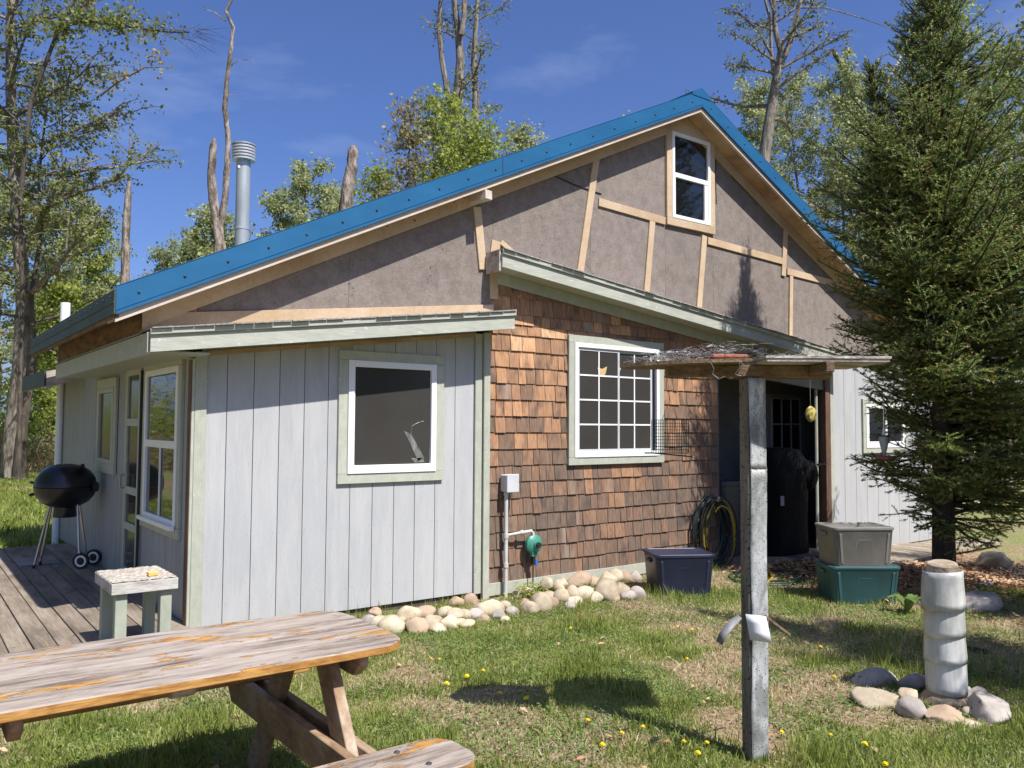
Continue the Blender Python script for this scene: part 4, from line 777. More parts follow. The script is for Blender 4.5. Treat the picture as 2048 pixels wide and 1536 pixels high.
for sx, sy in ((-1, -1), (-1, 1), (1, -1), (1, 1)):
    a = kc+rgt*(sx*.135+(.02 if sy < 0 else -.02))+fwd*sy*.05; b = kc+rgt*(sx*.27+(.03 if sy < 0 else -.02))+fwd*sy*.10
    if sx > 0: b = kc+rgt*(.19 if sy > 0 else .22)+fwd*sy*.10
    MB().tube([(a[0], a[1], kz-.17), (b[0], b[1], DZ+(.02 if sx < 0 else .08))], .012, 8).build('leg', M['chrome'], KG, smooth=True)
    if sx < 0: MB().tube([(b[0], b[1], DZ+.001), (b[0], b[1], DZ+.035)], .015, 8).build('foot', M['rubber'], KG)
a = kc-rgt*.215-fwd*.085; b = kc-rgt*.265+fwd*.085; MB().tube([(a[0], a[1], DZ+.1), (b[0], b[1], DZ+.1)], .006, 6).build('brace', M['chrome'], KG)
for sy in (-1, 1):
    w0 = kc+rgt*.25+fwd*sy*.125; W_ = MB()
    def ring(mb, r0, r1, h, c):
        n = 24; vs = []; 
        for s_ in (-h, h):
            for r in (r0, r1):
                for j in range(n):
                    t = 2*math.pi*j/n; d = rgt*math.cos(t)*r+np.array([0, 0, math.sin(t)*r])+fwd*s_; vs.append(c+d)
        fs = []
        for j in range(n):
            k = (j+1) % n; fs += [(j, k, n+k, n+j), (2*n+j, 3*n+j, 3*n+k, 2*n+k), (j, 2*n+j, 2*n+k, k), (n+j, n+k, 3*n+k, 3*n+j)]
        mb.add(vs, fs)
    cw = np.array([w0[0], w0[1], DZ+.082]); t_ = MB(); ring(t_, .058, .08, .014, cw); wo = t_.build('wheel', M['rubber'], KG)
    t_ = MB(); ring(t_, .040, .057, .016, cw); t_.build('rim', M['white'], wo); t_ = MB(); ring(t_, .004, .039, .008, cw); t_.build('hub', M['black'], wo)
a = kc+rgt*.25-fwd*.125; b = kc+rgt*.25+fwd*.125; MB().tube([(a[0], a[1], DZ+.082), (b[0], b[1], DZ+.082)], .006, 6).build('axle', M['chrome'], KG)
a = kc-rgt*.29; MB().tube([tuple(a+[0, -.05, kz+.0]), tuple(a-rgt*.07+[0, -.05, kz+.012]), tuple(a-rgt*.07+[0, .05, kz+.012]), tuple(a+[0, .05, kz])], .011, 8).build('lid_handle', M['rubber'], KG)
MB().tube([tuple(a+[0, -.05, kz-.10]), tuple(a-rgt*.075+[0, -.05, kz-.12]), tuple(a-rgt*.075+[0, .05, kz-.12]), tuple(a+[0, .05, kz-.10])], .011, 8).build('bowl_handle', M['rubber'], KG)
a = kc+rgt*.30; MB().lathe([(.02, -.03), (.05, -.02), (.05, .03), (.02, .04)], (a[0], a[1], kz-.03), 12, 'x').build('side_bracket', M['rubber'], KG, smooth=True)
a = kc+rgt*.17; MB().tube([(a[0], a[1], kz+.15), (a[0], a[1], kz+.205)], .018, 8).build('vent_knob', M['rubber'], KG)
tag(MB().box(-.72, -.34, 3.5, 4.05, DZ+.002, DZ+.012).build('floor_slab', M['tile'], bevel=.003), 'flat pale board lying on the deck under the grill', 'board')
q = on(152, 1083, z=DZ); bt = MB(); bt.tube([(q[0]-.02, 4.2, DZ+.02), (q[0]+.1, 4.0, DZ+.03)], .028, 8); bt.tube([(q[0]+.08, 4.3, DZ+.05), (q[0]+.15, 4.15, DZ+.2), (q[0]+.12, 4.1, DZ+.3)], [.05, .07, .03], 8)
tag(bt.build('tool_bag', M['blackp'], smooth=True), 'dark slumped bag with a pale tube behind the grill', 'bag')
# ------------------------------------------------------------------ bird table (post feeder)
BT = tag(empty('bird_table'), 'tall bird feeder table on a metal wrapped wooden post', 'bird feeder')
bx, by = 1.585, -3.79; R3 = rgt; FW = fwd
def obox(mb, c, hr, hf, z0_, z1, tilt=0.):
    c = np.array([c[0], c[1], 0]); vs = []
    for z in (z0_, z1):
        for i, j in ((-1, -1), (1, -1), (1, 1), (-1, 1)): p = c+R3*i*hr+FW*j*hf; vs.append((p[0], p[1], z+tilt*i))
    return mb.add(vs, [(0, 3, 2, 1), (4, 5, 6, 7), (0, 1, 5, 4), (1, 2, 6, 5), (2, 3, 7, 6), (3, 0, 4, 7)])
# the post is turned a little: a broad front and a darker left flank
pr = np.array([math.cos(-.46), math.sin(-.46), 0]); pf = np.array([-pr[1], pr[0], 0])
def pbox(mb, a, b, c, d, z0_, z1):
    vs = []
    for z in (z0_, z1):
        for i, j in ((a, c), (b, c), (b, d), (a, d)): p = np.array([bx, by, 0])+pr*i+pf*j; vs.append((p[0], p[1], z))
    return mb.add(vs, [(0, 3, 2, 1), (4, 5, 6, 7), (0, 1, 5, 4), (1, 2, 6, 5), (2, 3, 7, 6), (3, 0, 4, 7)])
pbox(MB(), -.046, .041, -.044, .044, -.1, 1.845).build('post', M['postw'], BT, bevel=.004)
def sheet(z0_, z1, seed, dx):
    r = random.Random(seed); n = 14; m_ = 6; vs = []; fs = []
    for i in range(n+1):
        z = z0_+(z1-z0_)*i/n; bo = .004*math.sin(z*13+seed)
        for j in range(m_+1):
            u = -.040+dx+.084*j/m_+.003*math.sin(z*9+seed)*(j in (0, m_)); p = np.array([bx, by, 0])+pr*u+pf*(-.050-abs(bo)-r.uniform(0, .0015)-(.004 if z0_ > 1.2 and i == 0 else 0)); vs.append((p[0], p[1], z))
    for i in range(n):
        for j in range(m_): a = i*(m_+1)+j; fs.append((a, a+1, a+m_+2, a+m_+1))
    o = MB().add(vs, fs).build('flashing_sheet', M['flash'], BT, smooth=True); md = o.modifiers.new('s', 'SOLIDIFY'); md.thickness = .002
sheet(1.40, 1.842, 1, 0); sheet(.62, 1.405, 2, .002); sheet(.0, .63, 3, .0)
MBp = MB(); pbox(MBp, .0425, .045, -.052, .04, .0, 1.84); MBp.build('flashing_side', M['flash'], BT)
c0 = (bx, by); cb_ = MB()
def at_r(r, f=0): p = np.array([bx, by, 0])+R3*r+FW*f; return (p[0], p[1])
obox(MB(), at_r(-.02), .40, .045, 1.848, 1.905).build('cross_beam', M['rough'], BT, bevel=.004)
obox(MB(), at_r(.20, .20), .26, .02, 1.85, 1.90).build('cross_beam', M['rough'], BT, bevel=.003)
obox(MB(), at_r(.29), .02, .26, 1.86, 1.905).build('cross_beam', M['rough'], BT, bevel=.003)
obox(MB(), at_r(.285, .0), .285, .25, 1.907, 1.921).build('plywood_top', M['greyw'], BT, bevel=.001); obox(MB(), at_r(.285, .0), .292, .255, 1.922, 1.934).build('plywood_top', M['greyw'], BT, bevel=.001)
# left platform: thin, tapering
lp = MB(); pts = [(-.66, -.06), (-.58, .14), (-.40, .22), (-.06, .17), (-.06, -.22), (-.35, -.2), (-.55, -.14)]
vs = []
for zt_, in ((1.908,), (1.925,)):
    for r, f in pts: p = at_r(r, f); vs.append((p[0], p[1], zt_-.02*max(0, -r-.2)/.45))
n = len(pts); lp.add(vs, [tuple(range(n))[::-1], tuple(range(n, 2*n))]+[(i, (i+1) % n, n+(i+1) % n, n+i) for i in range(n)]); lp.build('bark_platform', M['rough'], BT)
bk_ = MB(); obox(bk_, at_r(-.15, -.15), .085, .03, 1.926, 1.946); tag(bk_.build('red_block', M['brickred'], bevel=.006), 'rough red block lying under the wire tangle on the bird table', 'block')
wr = MB(); rr_ = random.Random(5)
for k in range(260):
    u = rr_.uniform(-.52, -.04); f = rr_.uniform(-.18, .18); pts = []; a = rr_.uniform(0, 6.28); hmax = .065*math.exp(-((u+.15)/.28)**2)+.01
    z = 1.93+rr_.uniform(0, hmax)
    for i in range(6):
        p = at_r(u, f); pts.append((p[0], p[1], max(z, 1.93))); u += math.cos(a)*.022; f += math.sin(a)*.022; a += rr_.uniform(-.9, .9); z = min(1.93+hmax, z+rr_.uniform(-.015, .015)); 
    wr.tube(pts, .0010, 3, cap=False)
for k in range(50):
    u = rr_.uniform(.02, .54); f = rr_.uniform(-.23, .23); a = rr_.uniform(0, 6.28); pts = []
    for i in range(5): p = at_r(u, f); pts.append((p[0], p[1], 1.938+rr_.uniform(0, .02))); u = min(.56, u+math.cos(a)*.025); f += math.sin(a)*.02; a += rr_.uniform(-.8, .8)
    wr.tube(pts, .0010, 3, cap=False)
for pts in ([(1420, 722), (1428, 738), (1425, 748), (1438, 758)], [(1478, 716), (1480, 735), (1470, 748), (1482, 752)], [(1440, 757), (1450, 752)], [(1478, 720), (1492, 735), (1478, 748)]):
    wr.tube([tuple(dep(x, y, 3.78)) for x, y in pts], .0013, 4, cap=False)
tag(wr.build('wire_mesh_tangle', M['wire']), 'tangle of crumpled grey chicken wire on top of the bird table', 'wire mesh', kind='stuff')
# curled sheets near the bottom of the post
def flap(pts0, pts1, mat, label):
    n = len(pts0); vs = [tuple(p) for p in pts0]+[tuple(p) for p in pts1]; o = MB().add(vs, [(i, i+1, n+i+1, n+i) for i in range(n-1)]).build('curled_sheet', M[mat], BT, smooth=True)
    md = o.modifiers.new('s', 'SOLIDIFY'); md.thickness = .0015; o['label'] = label
D0 = 3.93
flap([dep(x, y, D0+d) for x, y, d in ((1476, 1229, -.02), (1458, 1240, -.08), (1442, 1260, -.12), (1432, 1281, -.13))], [dep(x, y, D0+d) for x, y, d in ((1484, 1237, -.06), (1470, 1252, -.12), (1456, 1270, -.15), (1444, 1291, -.15))], 'paperg', 'curled grey sheet on the left of the post')
flap([dep(x, y, D0-.09) for x, y in ((1491, 1228), (1494, 1245), (1497, 1262), (1500, 1280))], [dep(x, y, D0-.10+.004*i) for i, (x, y) in enumerate(((1532, 1233), (1536, 1250), (1540, 1268), (1543, 1286)))], 'paper', 'bright white sheet on the front of the post')
MB().beam(tuple(dep(1530, 1232, 3.93)), tuple(dep(1580, 1270, 4.15)), .008, .012).build('strap', M['rough'], BT)
# suet cage
SC = tag(empty('suet_cage'), 'green wire suet cage hanging from the left end of the bird table', 'bird feeder')
cc = dep(1340, 873, 4.12); cc = np.array(cc)
g_ = MB(); hw, hh_, hd = .088, .083, .022
for i in range(11):
    r = -hw+2*hw*i/10
    for f in (-hd, hd): p = cc+R3*r+FW*f; g_.tube([tuple(p+[0, 0, -hh_]), tuple(p+[0, 0, hh_])], .0016, 4)
for j in range(11):
    z = -hh_+2*hh_*j/10
    a, b, c_, d = [cc+R3*i*hw+FW*k*hd+np.array([0, 0, z]) for i, k in ((-1, -1), (1, -1), (1, 1), (-1, 1))]
    g_.tube([tuple(a), tuple(b), tuple(c_), tuple(d), tuple(a)], .0016, 4)
g_.build('cage_wires', M['gwire'], SC); g_ = MB(); a = cc+R3*-hw+[0, 0, -hh_]; b = cc+R3*hw*1.35+[0, 0, -hh_-.018]; g_.tube([tuple(a-R3*.04), tuple(a), tuple(b)], .0035, 5); g_.build('perch_bar', M['gwire'], SC)
g_ = MB(); g_.tube([tuple(cc+R3*-.04+[0, 0, hh_]), tuple(cc+[0, 0, hh_+.10]), tuple(cc+R3*.04+[0, 0, hh_])], .0012, 4); g_.tube([tuple(cc+[0, 0, hh_+.10]), (*at_r(-.42, .02), 1.908)], .0012, 4); g_.build('hanger_chain', M['gwire'], SC)
# nectar feeder under the spruce
NF = tag(empty('nectar_feeder'), 'clear hanging nectar feeder with red base before the right window', 'bird feeder')
q = np.array(dep(1768, 893, 8.4)); MB().lathe([(.012, -.10), (.045, .04), (.045, .10)], tuple(q), 16).build('bottle', M['glass_clear'], NF, smooth=True); MB().lathe([(.05, .10), (.05, .115)], tuple(q), 16).build('cap', M['black'], NF)
MB().lathe([(.02, -.14), (.09, -.125), (.09, -.105), (.02, -.095)], tuple(q), 18).build('base', M['brickred'], NF, smooth=True); MB().tube([tuple(q+[0, 0, .115]), tuple(q+[0, 0, .20]), tuple(q+[0, 0, .42])], [.02, .006, .004], 6).build('hanger', M['white'], NF)
# ------------------------------------------------------------------ stump with plastic sleeves
SP = tag(empty('sleeved_stump', (0, 0, 0)), 'tree stump wrapped in stacked white plastic sleeves', 'stump')
sx_, sy_ = 3.19, -3.93
def sleeve(z0_, z1, r0, r1, dx, dy, nm):
    n = 30; vs = []; fs = []; ks = 6
    for k in range(ks+1):
        z = z0_+(z1-z0_)*k/ks; r = r0+(r1-r0)*k/ks
        for j in range(n+3):
            a = 2*math.pi*j/n-1.9; rr2 = r*(1+.012*math.sin(3*a+z0_*9))+.003*(j > n-1)*1; rr2 += .004*math.sin(a*5+k)*.3; vs.append((sx_+dx+rr2*math.cos(a), sy_+dy+rr2*math.sin(a), z+.008*math.sin(a+z0_*5)))
    w2 = n+3
    for k in range(ks):
        for j in range(w2-1): fs.append((k*w2+j, k*w2+j+1, (k+1)*w2+j+1, (k+1)*w2+j))
    o = MB().add(vs, fs).build('sleeve', M['pvc'], SP, smooth=True); md = o.modifiers.new('s', 'SOLIDIFY'); md.thickness = .0025
    return o
sleeve(.065, .275, .112, .110, .018, 0, 0); sleeve(.245, .425, .117, .108, .012, .0, 0); sleeve(.39, .60, .113, .108, .006, 0, 0); sleeve(.545, .765, .121, .109, -.006, .0, 0)
st = MB(); n = 26; vs = []; fs = []
prof = [(.15, -.05), (.13, .02), (.088, .07), (.085, .3), (.086, .75), (.084, .80), (.078, .806), (.0, .808)]
for i, (r, h) in enumerate(prof):
    for j in range(n): a = 2*math.pi*j/n; r2 = r*(1+.06*math.sin(a*3+1)+.03*math.sin(a*7)); vs.append((sx_+.008+r2*math.cos(a), sy_+r2*math.sin(a), h+.01*math.sin(a+1)*(r > 0)))
for i in range(len(prof)-1):
    for j in range(n): fs.append((i*n+j, i*n+(j+1) % n, (i+1)*n+(j+1) % n, (i+1)*n+j))
MB().add(vs, fs).build('stump_core', M['stump'], SP, smooth=True)
# ------------------------------------------------------------------ storage totes
def tote(name, cx_, cy_, z, L, W_, H, yaw, mat, label, lid=True, taper=.86, lidm=None):
    t = tag(empty(name), label, 'storage tote', 'plastic storage totes'); c_, s_ = math.cos(yaw), math.sin(yaw)
    def rr_(u, v, zz): return (cx_+u*c_-v*s_, cy_+u*s_+v*c_, z+zz)
    def loop(hl, hw_, r, zz, n=5):
        o = []
        for q0, (a, b) in enumerate(((1, 1), (-1, 1), (-1, -1), (1, -1))):
            for i in range(n+1):
                an = math.pi/2*(q0+i/n); o.append(rr_(a*(hl-r)+r*math.cos(an), b*(hw_-r)+r*math.sin(an), zz))
        return o
    def loft(ls, capb=True, capt=True):
        m_ = MB(); n = len(ls[0]); vs = [p for l in ls for p in l]; fs = []
        for i in range(len(ls)-1):
            for j in range(n): fs.append((i*n+j, i*n+(j+1) % n, (i+1)*n+(j+1) % n, (i+1)*n+j))
        if capb: fs.append(tuple(range(n))[::-1])
        if capt: fs.append(tuple((len(ls)-1)*n+j for j in range(n)))
        return m_.add(vs, fs)
    hl, hw_ = L/2, W_/2
    loft([loop(hl*taper, hw_*taper, .04, 0), loop(hl*taper+.004, hw_*taper+.004, .04, .015), loop(hl*.96, hw_*.95, .05, H*.86), loop(hl*.965, hw_*.955, .05, H*.865), loop(hl*.965, hw_*.955, .05, H*.95)], capt=lid).build('body', mat, t, smooth=True)
    if lid:
        loft([loop(hl*.985, hw_*.985, .055, H*.93), loop(hl, hw_, .055, H*.935), loop(hl, hw_, .055, H*.985), loop(hl*.98, hw_*.975, .05, H*1.0), loop(hl*.93, hw_*.90, .04, H*1.0), loop(hl*.91, hw_*.88, .04, H*.985)]).build('lid', lidm or mat, t, smooth=True)
    else:
        loft([loop(hl*.95, hw_*.94, .05, H*.95), loop(hl, hw_, .055, H*.955), loop(hl, hw_, .055, H*.985), loop(hl*.95, hw_*.94, .05, H*.99), loop(hl*.9, hw_*.89, .05, H*.5)], capb=False).build('rim', mat, t, smooth=True)
    for v in (-1, 1):                       # moulded ribs on the long sides
        for u in (-.40, .40):
            m_ = MB(); zz0, zz1 = H*.08, H*.84; f0, f1 = taper+.01, .965
            p = [rr_(u*L*f0+du, v*(hw_*f0+.0), zz0) for du in (-.012, .012)]+[rr_(u*L*f1+du, v*(hw_*f1-.004), zz1) for du in (.012, -.012)]; q_ = [tuple(np.array(a)+np.array([-s_*v*.008, c_*v*.008, 0])) for a in p]
            m_.add(p+q_, [(0, 1, 2, 3), (4, 7, 6, 5), (0, 4, 5, 1), (1, 5, 6, 2), (2, 6, 7, 3), (3, 7, 4, 0)]).build('rib', mat, t, bevel=.002)
        a_ = []                              # moulded arch on the long side
        for i in range(13):
            an = math.pi*i/12; uu = -.085*math.cos(an)*(1 if L > .3 else 0); zz = H*.28+(H*.40)*min(1, math.sin(an)*1.6); f_ = taper+(.965-taper)*zz/(H*.86); a_.append(rr_(uu, v*(hw_*f_*.985), zz))
        MB().tube(a_, .004, 5, cap=False).build('handle_arch', mat, t, smooth=True)
    for u in (-1, 1): m_ = MB().beam(rr_(u*(hl*.99), -.06, H*.8), rr_(u*(hl*.99), .06, H*.8), .02, .03); m_.build('handle', mat, t, bevel=.003)
    return t
TM = {}
tote('storage_tote', 5.50, -2.02, gz(5.5, -2.), .66, .46, .345, -.62, M['teal'], 'teal lidded storage tote at the bottom of the stack')
tote('storage_tote', 5.47, -2.02, gz(5.5, -2.)+.341, .60, .43, .36, -.56, M['greytote'], 'grey lidded storage tote stacked on the teal one')
nt_ = tote('storage_tote', 4.40, -.80, gz(4.3, -.7)-.01, .60, .46, .40, -.52, M['navy'], 'navy blue storage tote on grass by the stones')
q = on(1315, 1143, y=-.98); lb = MB(); 
lb.beam(tuple(dep(1307, 1143, 8.06)), tuple(dep(1321, 1143, 8.03)), .003, .06); o = lb.build('paper_label', surf('tan_label', [(.5, .38, .24), (.6, .48, .32)], .8, 9), nt_)
# ------------------------------------------------------------------ hoses, covered grill and porch clutter
def coil(c, r0, turns, mat, name, label, plane='xz', ry=1.35, thick=.011, seed=1):
    r = random.Random(seed); pts = []; n = 26
    for i in range(int(turns*n)):
        a = 2*math.pi*i/n; k = i//n; rr2 = r0*(1+.06*math.sin(k*2.1))+r.uniform(-.004, .004); off = .05*math.sin(k*1.7)
        rr2 += .035*math.sin(k*5.3+seed)
        pts.append((c[0]+rr2*math.cos(a)*(1+.12*math.sin(k*3.7+seed))+.03*math.sin(k*2.9), c[1]-.02*(k % 4)+off*.4, c[2]+rr2*ry*math.sin(a)-(.04*(k % 5) if math.sin(a) < 0 else 0))) if plane == 'xz' else pts.append((c[0]+rr2*1.3*math.cos(a), c[1]+rr2*math.sin(a), c[2]+.012*(k % 3)+.008))
    return tag(MB().tube(pts, thick, 6).build(name, mat, smooth=True), label, 'hose', 'hoses by the porch')
hg = tag(MB().tube([(5.78, -.0, .76), (5.78, -.17, .76), (5.78, -.19, .80)], .018, 8).build('hose_hook', M['steel']), 'metal hook holding the hose coils beside the porch', 'hook')
coil((5.78, -.10, .42), .25, 13, M['hoseb'], 'garden_hose', 'black hose coiled in big loops at the end of the shingled wall', ry=1.36, thick=.009)
coil((5.84, -.15, .36), .22, 2.4, M['hosey'], 'garden_hose', 'yellow hose looped among the black coils', ry=1.6, seed=2, thick=.009)
coil((5.72, -.09, .44), .24, 1, M['hoseg'], 'garden_hose', 'green hose looped among the black coils', ry=1.5, seed=3, thick=.010)
coil((5.7, -.9, gz(5.7, -.9)), .34, 3, M['hoseg'], 'garden_hose', 'green hose lying in flat rings on the ground before the porch', plane='xy', thick=.010)
q = [on(x, y, z=.03) for x, y in ((1530, 1170), (1545, 1155), (1535, 1135), (1522, 1128))]
tag(MB().tube([tuple(p) for p in q], .012, 6).build('garden_hose', M['hosey'], smooth=True), 'short yellow hose end arching out right of the bird table post', 'hose')
CG = tag(empty('covered_grill'), 'tall grill under a black cover standing in the porch opening', 'grill')
cv = MB(); X0, X1, Y0, Y1 = 6.98, 7.92, -.05, .45
def cloop(x0, x1, y0, y1, z, w_=.02, seed=0):
    r = random.Random(seed); o = []
    for i in range(28):
        a = 2*math.pi*i/28; ca, sa = math.cos(a), math.sin(a); e = .45; u = math.copysign(abs(ca)**e, ca); v = math.copysign(abs(sa)**e, sa); o.append(((x0+x1)/2+(x1-x0)/2*u+r.uniform(-w_, w_)*.5, (y0+y1)/2+(y1-y0)/2*v+r.uniform(-w_, w_)*.5, z))
    return o
lps = [cloop(X0-.02, X1-.05, Y0, Y1, -.02, .02, 1), cloop(X0, X1-.08, Y0, Y1, .4, .03, 2), cloop(X0, X1-.05, Y0, Y1, .75, .02, 3), cloop(X0-.02, X1+.0, Y0, Y1, .95, .02, 4), cloop(X0+.02, X1-.05, Y0+.03, Y1-.03, 1.18, .01, 5), cloop(X0+.10, X1-.18, Y0+.08, Y1-.08, 1.31, .01, 6), cloop(X0+.2, X1-.32, Y0+.15, Y1-.15, 1.34, .0, 7)]
vs = [p for l in lps for p in l]; fs = [(i*28+j, i*28+(j+1) % 28, (i+1)*28+(j+1) % 28, (i+1)*28+j) for i in range(6) for j in range(28)]+[tuple(6*28+j for j in range(28))]
cv.add(vs, fs).build('cover', M['blackp'], CG, smooth=True)
MB().sphere((7.82, .0, .98), .15, 14, 10, (1, .8, 1.3)).build('side_box', M['blackp'], CG, smooth=True); MB().tube([(7.85, -.12, 1.12), (8.02, -.14, 1.13), (8.05, -.1, 1.12)], .014, 8).build('handle', M['black'], CG, smooth=True)
q = on(1520, 860, y=0); MB().box(7.13, 7.20, -.065, -.055, .62, .74).build('care_label', surf('label_grey', [(.25, .25, .25), (.3, .3, .3)], .7), CG)
BN = tote('storage_tote', 6.62, .42, -.02, .5, .4, .95, 0, surf('smoky_plastic', [(.07, .075, .08), (.10, .105, .11)], .35, 4), 'tall smoky grey bin standing in the dark porch')
tag(MB().tube([(6.2, .2, .55), (6.35, .25, .62), (6.5, .3, .58)], [.06, .10, .05], 8).build('cloth_bundle', surf('dusty_cloth', [(.12, .10, .09), (.2, .17, .15)], .9), smooth=True), 'brown cloth bundle behind the hose coils', 'bundle')
# ------------------------------------------------------------------ boardwalk
BW = tag(empty('boardwalk'), 'short plank walkway in front of the right wall', 'walkway')
for i in range(26):
    x = 7.55+i*.145
    if x > 11.5: break
    ya = -.98-.02*random.random()+(.0 if x < 9.3 else .05); MB().box(x+.004, x+.137, ya, -.14+(.0 if x < 10 else -.1), -.09, -.052+random.uniform(-.003, .003)).build('walkway_plank', M['deckx'], BW, bevel=.003)
for y in (-.85, -.3): MB().box(7.56, 11.2, y, y+.06, -.17, -.091).build('bearer', M['rough'], BW)
# ------------------------------------------------------------------ stones
def stone(c, r, sc, mat, label, group, seed, ang=0):
    rg = random.Random(seed); bm = bmesh.new(); bmesh.ops.create_icosphere(bm, subdivisions=4 if ang else 3, radius=1)
    k1 = [Vector((rg.uniform(-1, 1), rg.uniform(-1, 1), rg.uniform(-1, 1))).normalized() for _ in range(7)]; am = [rg.uniform(-.10, .14)*(1.6 if ang else 1) for _ in k1]
    from mathutils import noise as mnz
    cuts = [(Vector((rg.uniform(-1, 1), rg.uniform(-1, 1), rg.uniform(-1, 1))).normalized(), rg.uniform(.62, .86) if ang else rg.uniform(.70, .92)) for _ in range(13 if ang else 9)]
    for v in bm.verts:
        d = v.co.normalized(); s = 1+sum(a*max(0, d.dot(k))**2 for a, k in zip(am, k1))+.05*mnz.noise(d*1.8+Vector((seed, 0, 0)))*(3 if ang else 1)+(.03*mnz.noise(d*6+Vector((0, seed, 0))) if ang else 0)
        p = d*s
        for k, q in cuts:
            t = p.dot(k)-q
            if t > 0: p = p-k*t*.92
        p = p*(1+(.045*mnz.noise(p*3.5+Vector((seed, 3, 0)))+.02*mnz.noise(p*9+Vector((0, seed, 5))))*(1.6 if ang else .5))
        v.co = Vector((p.x*sc[0], p.y*sc[1], p.z*sc[2]))*r*(1.12 if ang else 1.04)
    me = bpy.data.meshes.new('stone'); bm.to_mesh(me); bm.free(); me.materials.append(M[mat]); me.shade_smooth()
    o = bpy.data.objects.new('stone', me); C.objects.link(o); o.location = c; o.rotation_euler = (rg.uniform(-.2, .2), rg.uniform(-.2, .2), rg.uniform(0, 6.28))
    return tag(o, label, 'stone', group)
# wall row traced as (px, py centre, width px, height px, colour)
ROW = [(740, 1237, 34, 26, 'g'), (762, 1243, 36, 30, 'c'), (785, 1245, 46, 36, 'c'), (818, 1224, 42, 30, 'c'), (850, 1220, 38, 26, 't'), (834, 1246, 42, 32, 't'), (862, 1240, 34, 30, 'c'), (890, 1219, 28, 24, 'c'), (912, 1224, 30, 26, 'c'), (898, 1240, 34, 28, 'c'),
       (912, 1206, 30, 22, 't'), (940, 1203, 24, 28, 't'), (930, 1224, 26, 20, 'c'), (952, 1222, 28, 24, 'g'), (936, 1240, 30, 16, 'c'), (876, 1250, 30, 20, 'c'), (982, 1212, 44, 34, 'c'), (996, 1224, 26, 22, 'g'), (1024, 1216, 24, 18, 'g'), (1038, 1192, 26, 24, 'c'), (1056, 1186, 24, 22, 'c'),
       (1080, 1203, 36, 40, 'c'), (1062, 1212, 28, 26, 'c'), (1096, 1188, 40, 26, 'c'), (1094, 1168, 22, 22, 'c'), (1113, 1174, 18, 24, 'c'), (1125, 1168, 20, 22, 'c'), (1122, 1188, 30, 32, 'c'), (1143, 1186, 26, 34, 'c'), (1157, 1164, 46, 28, 't'), (1188, 1168, 36, 24, 't'), (1172, 1184, 44, 30, 'c'),
       (1210, 1182, 42, 42, 'c'), (1216, 1160, 30, 28, 'c'), (1233, 1155, 26, 28, 'c'), (1250, 1158, 24, 30, 't'), (1240, 1177, 36, 30, 'c'), (1270, 1158, 30, 26, 'g'), (1274, 1180, 28, 28, 'g'), (1140, 1204, 22, 14, 'g'), (1010, 1232, 20, 12, 'c'), (722, 1246, 20, 16, 'c')]
ROW += [(800, 1236, 24, 18, 'c'), (872, 1232, 22, 16, 't'), (920, 1238, 22, 16, 'c'), (960, 1208, 20, 18, 'c'), (968, 1230, 22, 16, 't'), (1010, 1206, 22, 20, 'c'), (1050, 1200, 22, 18, 't'), (1104, 1200, 24, 20, 't'), (1150, 1198, 26, 20, 'c'), (1190, 1190, 26, 22, 'c'), (1226, 1190, 26, 18, 't'), (1256, 1186, 26, 20, 'g'), (750, 1226, 22, 18, 't')]
ordn = ['first', 'second', 'third', 'fourth', 'fifth', 'sixth', 'seventh', 'eighth', 'ninth', 'tenth', 'eleventh', 'twelfth', 'thirteenth', 'fourteenth', 'fifteenth', 'sixteenth', 'seventeenth', 'eighteenth', 'nineteenth', 'twentieth', 'twenty-first', 'twenty-second', 'twenty-third', 'twenty-fourth', 'twenty-fifth', 'twenty-sixth', 'twenty-seventh', 'twenty-eighth', 'twenty-ninth', 'thirtieth']
cn = {'c': 'cream', 'g': 'grey', 't': 'tan'}; groups_ = {}
for i, (px, py, wp, hp, cl) in enumerate(ROW):
    back = py < 1262-.145*(px-700)*1.0-22 if False else None
base = lambda px: 1226-(px-740)*.128+6
for i, (px, py, wp, hp, cl) in enumerate(ROW):
    top = py < base(px); sec = 'under the grey siding' if px < 965 else 'along the shingled wall'; groups_.setdefault((sec, top), []).append((px, i))
lab = {}
for (sec, top), l in groups_.items():
    for n, (px, i) in enumerate(sorted(l)): lab[i] = f"{cn[ROW[i][4]]} rounded stone, {ordn[n]} from the left in the {'upper' if top else 'lower'} row {sec}"
for i, (px, py, wp, hp, cl) in enumerate(ROW):
    top = py < base(px); 
    p = on(px, py, y=-.13) if top else on(px, py+hp*.25, z=.035)
    if not top and p[1] > -.2: p = on(px, py, y=-.22)
    d = np.dot(p-CAM, RW@[0, 0, 1]); rw_ = wp/2*d/F; rh = hp/2*d/F
    if not top: p[2] = max(rh*.48, .015)
    st_ = stone(tuple(p), (rw_+rh)/2*1.27, (rw_/((rw_+rh)/2), 1.0, rh/((rw_+rh)/2)), 'stone'+cl, lab[i], 'stones along the cabin wall', i+1); st_.rotation_euler = (random.uniform(-.15, .15), random.uniform(-.2, .2), random.uniform(-.35, .35))
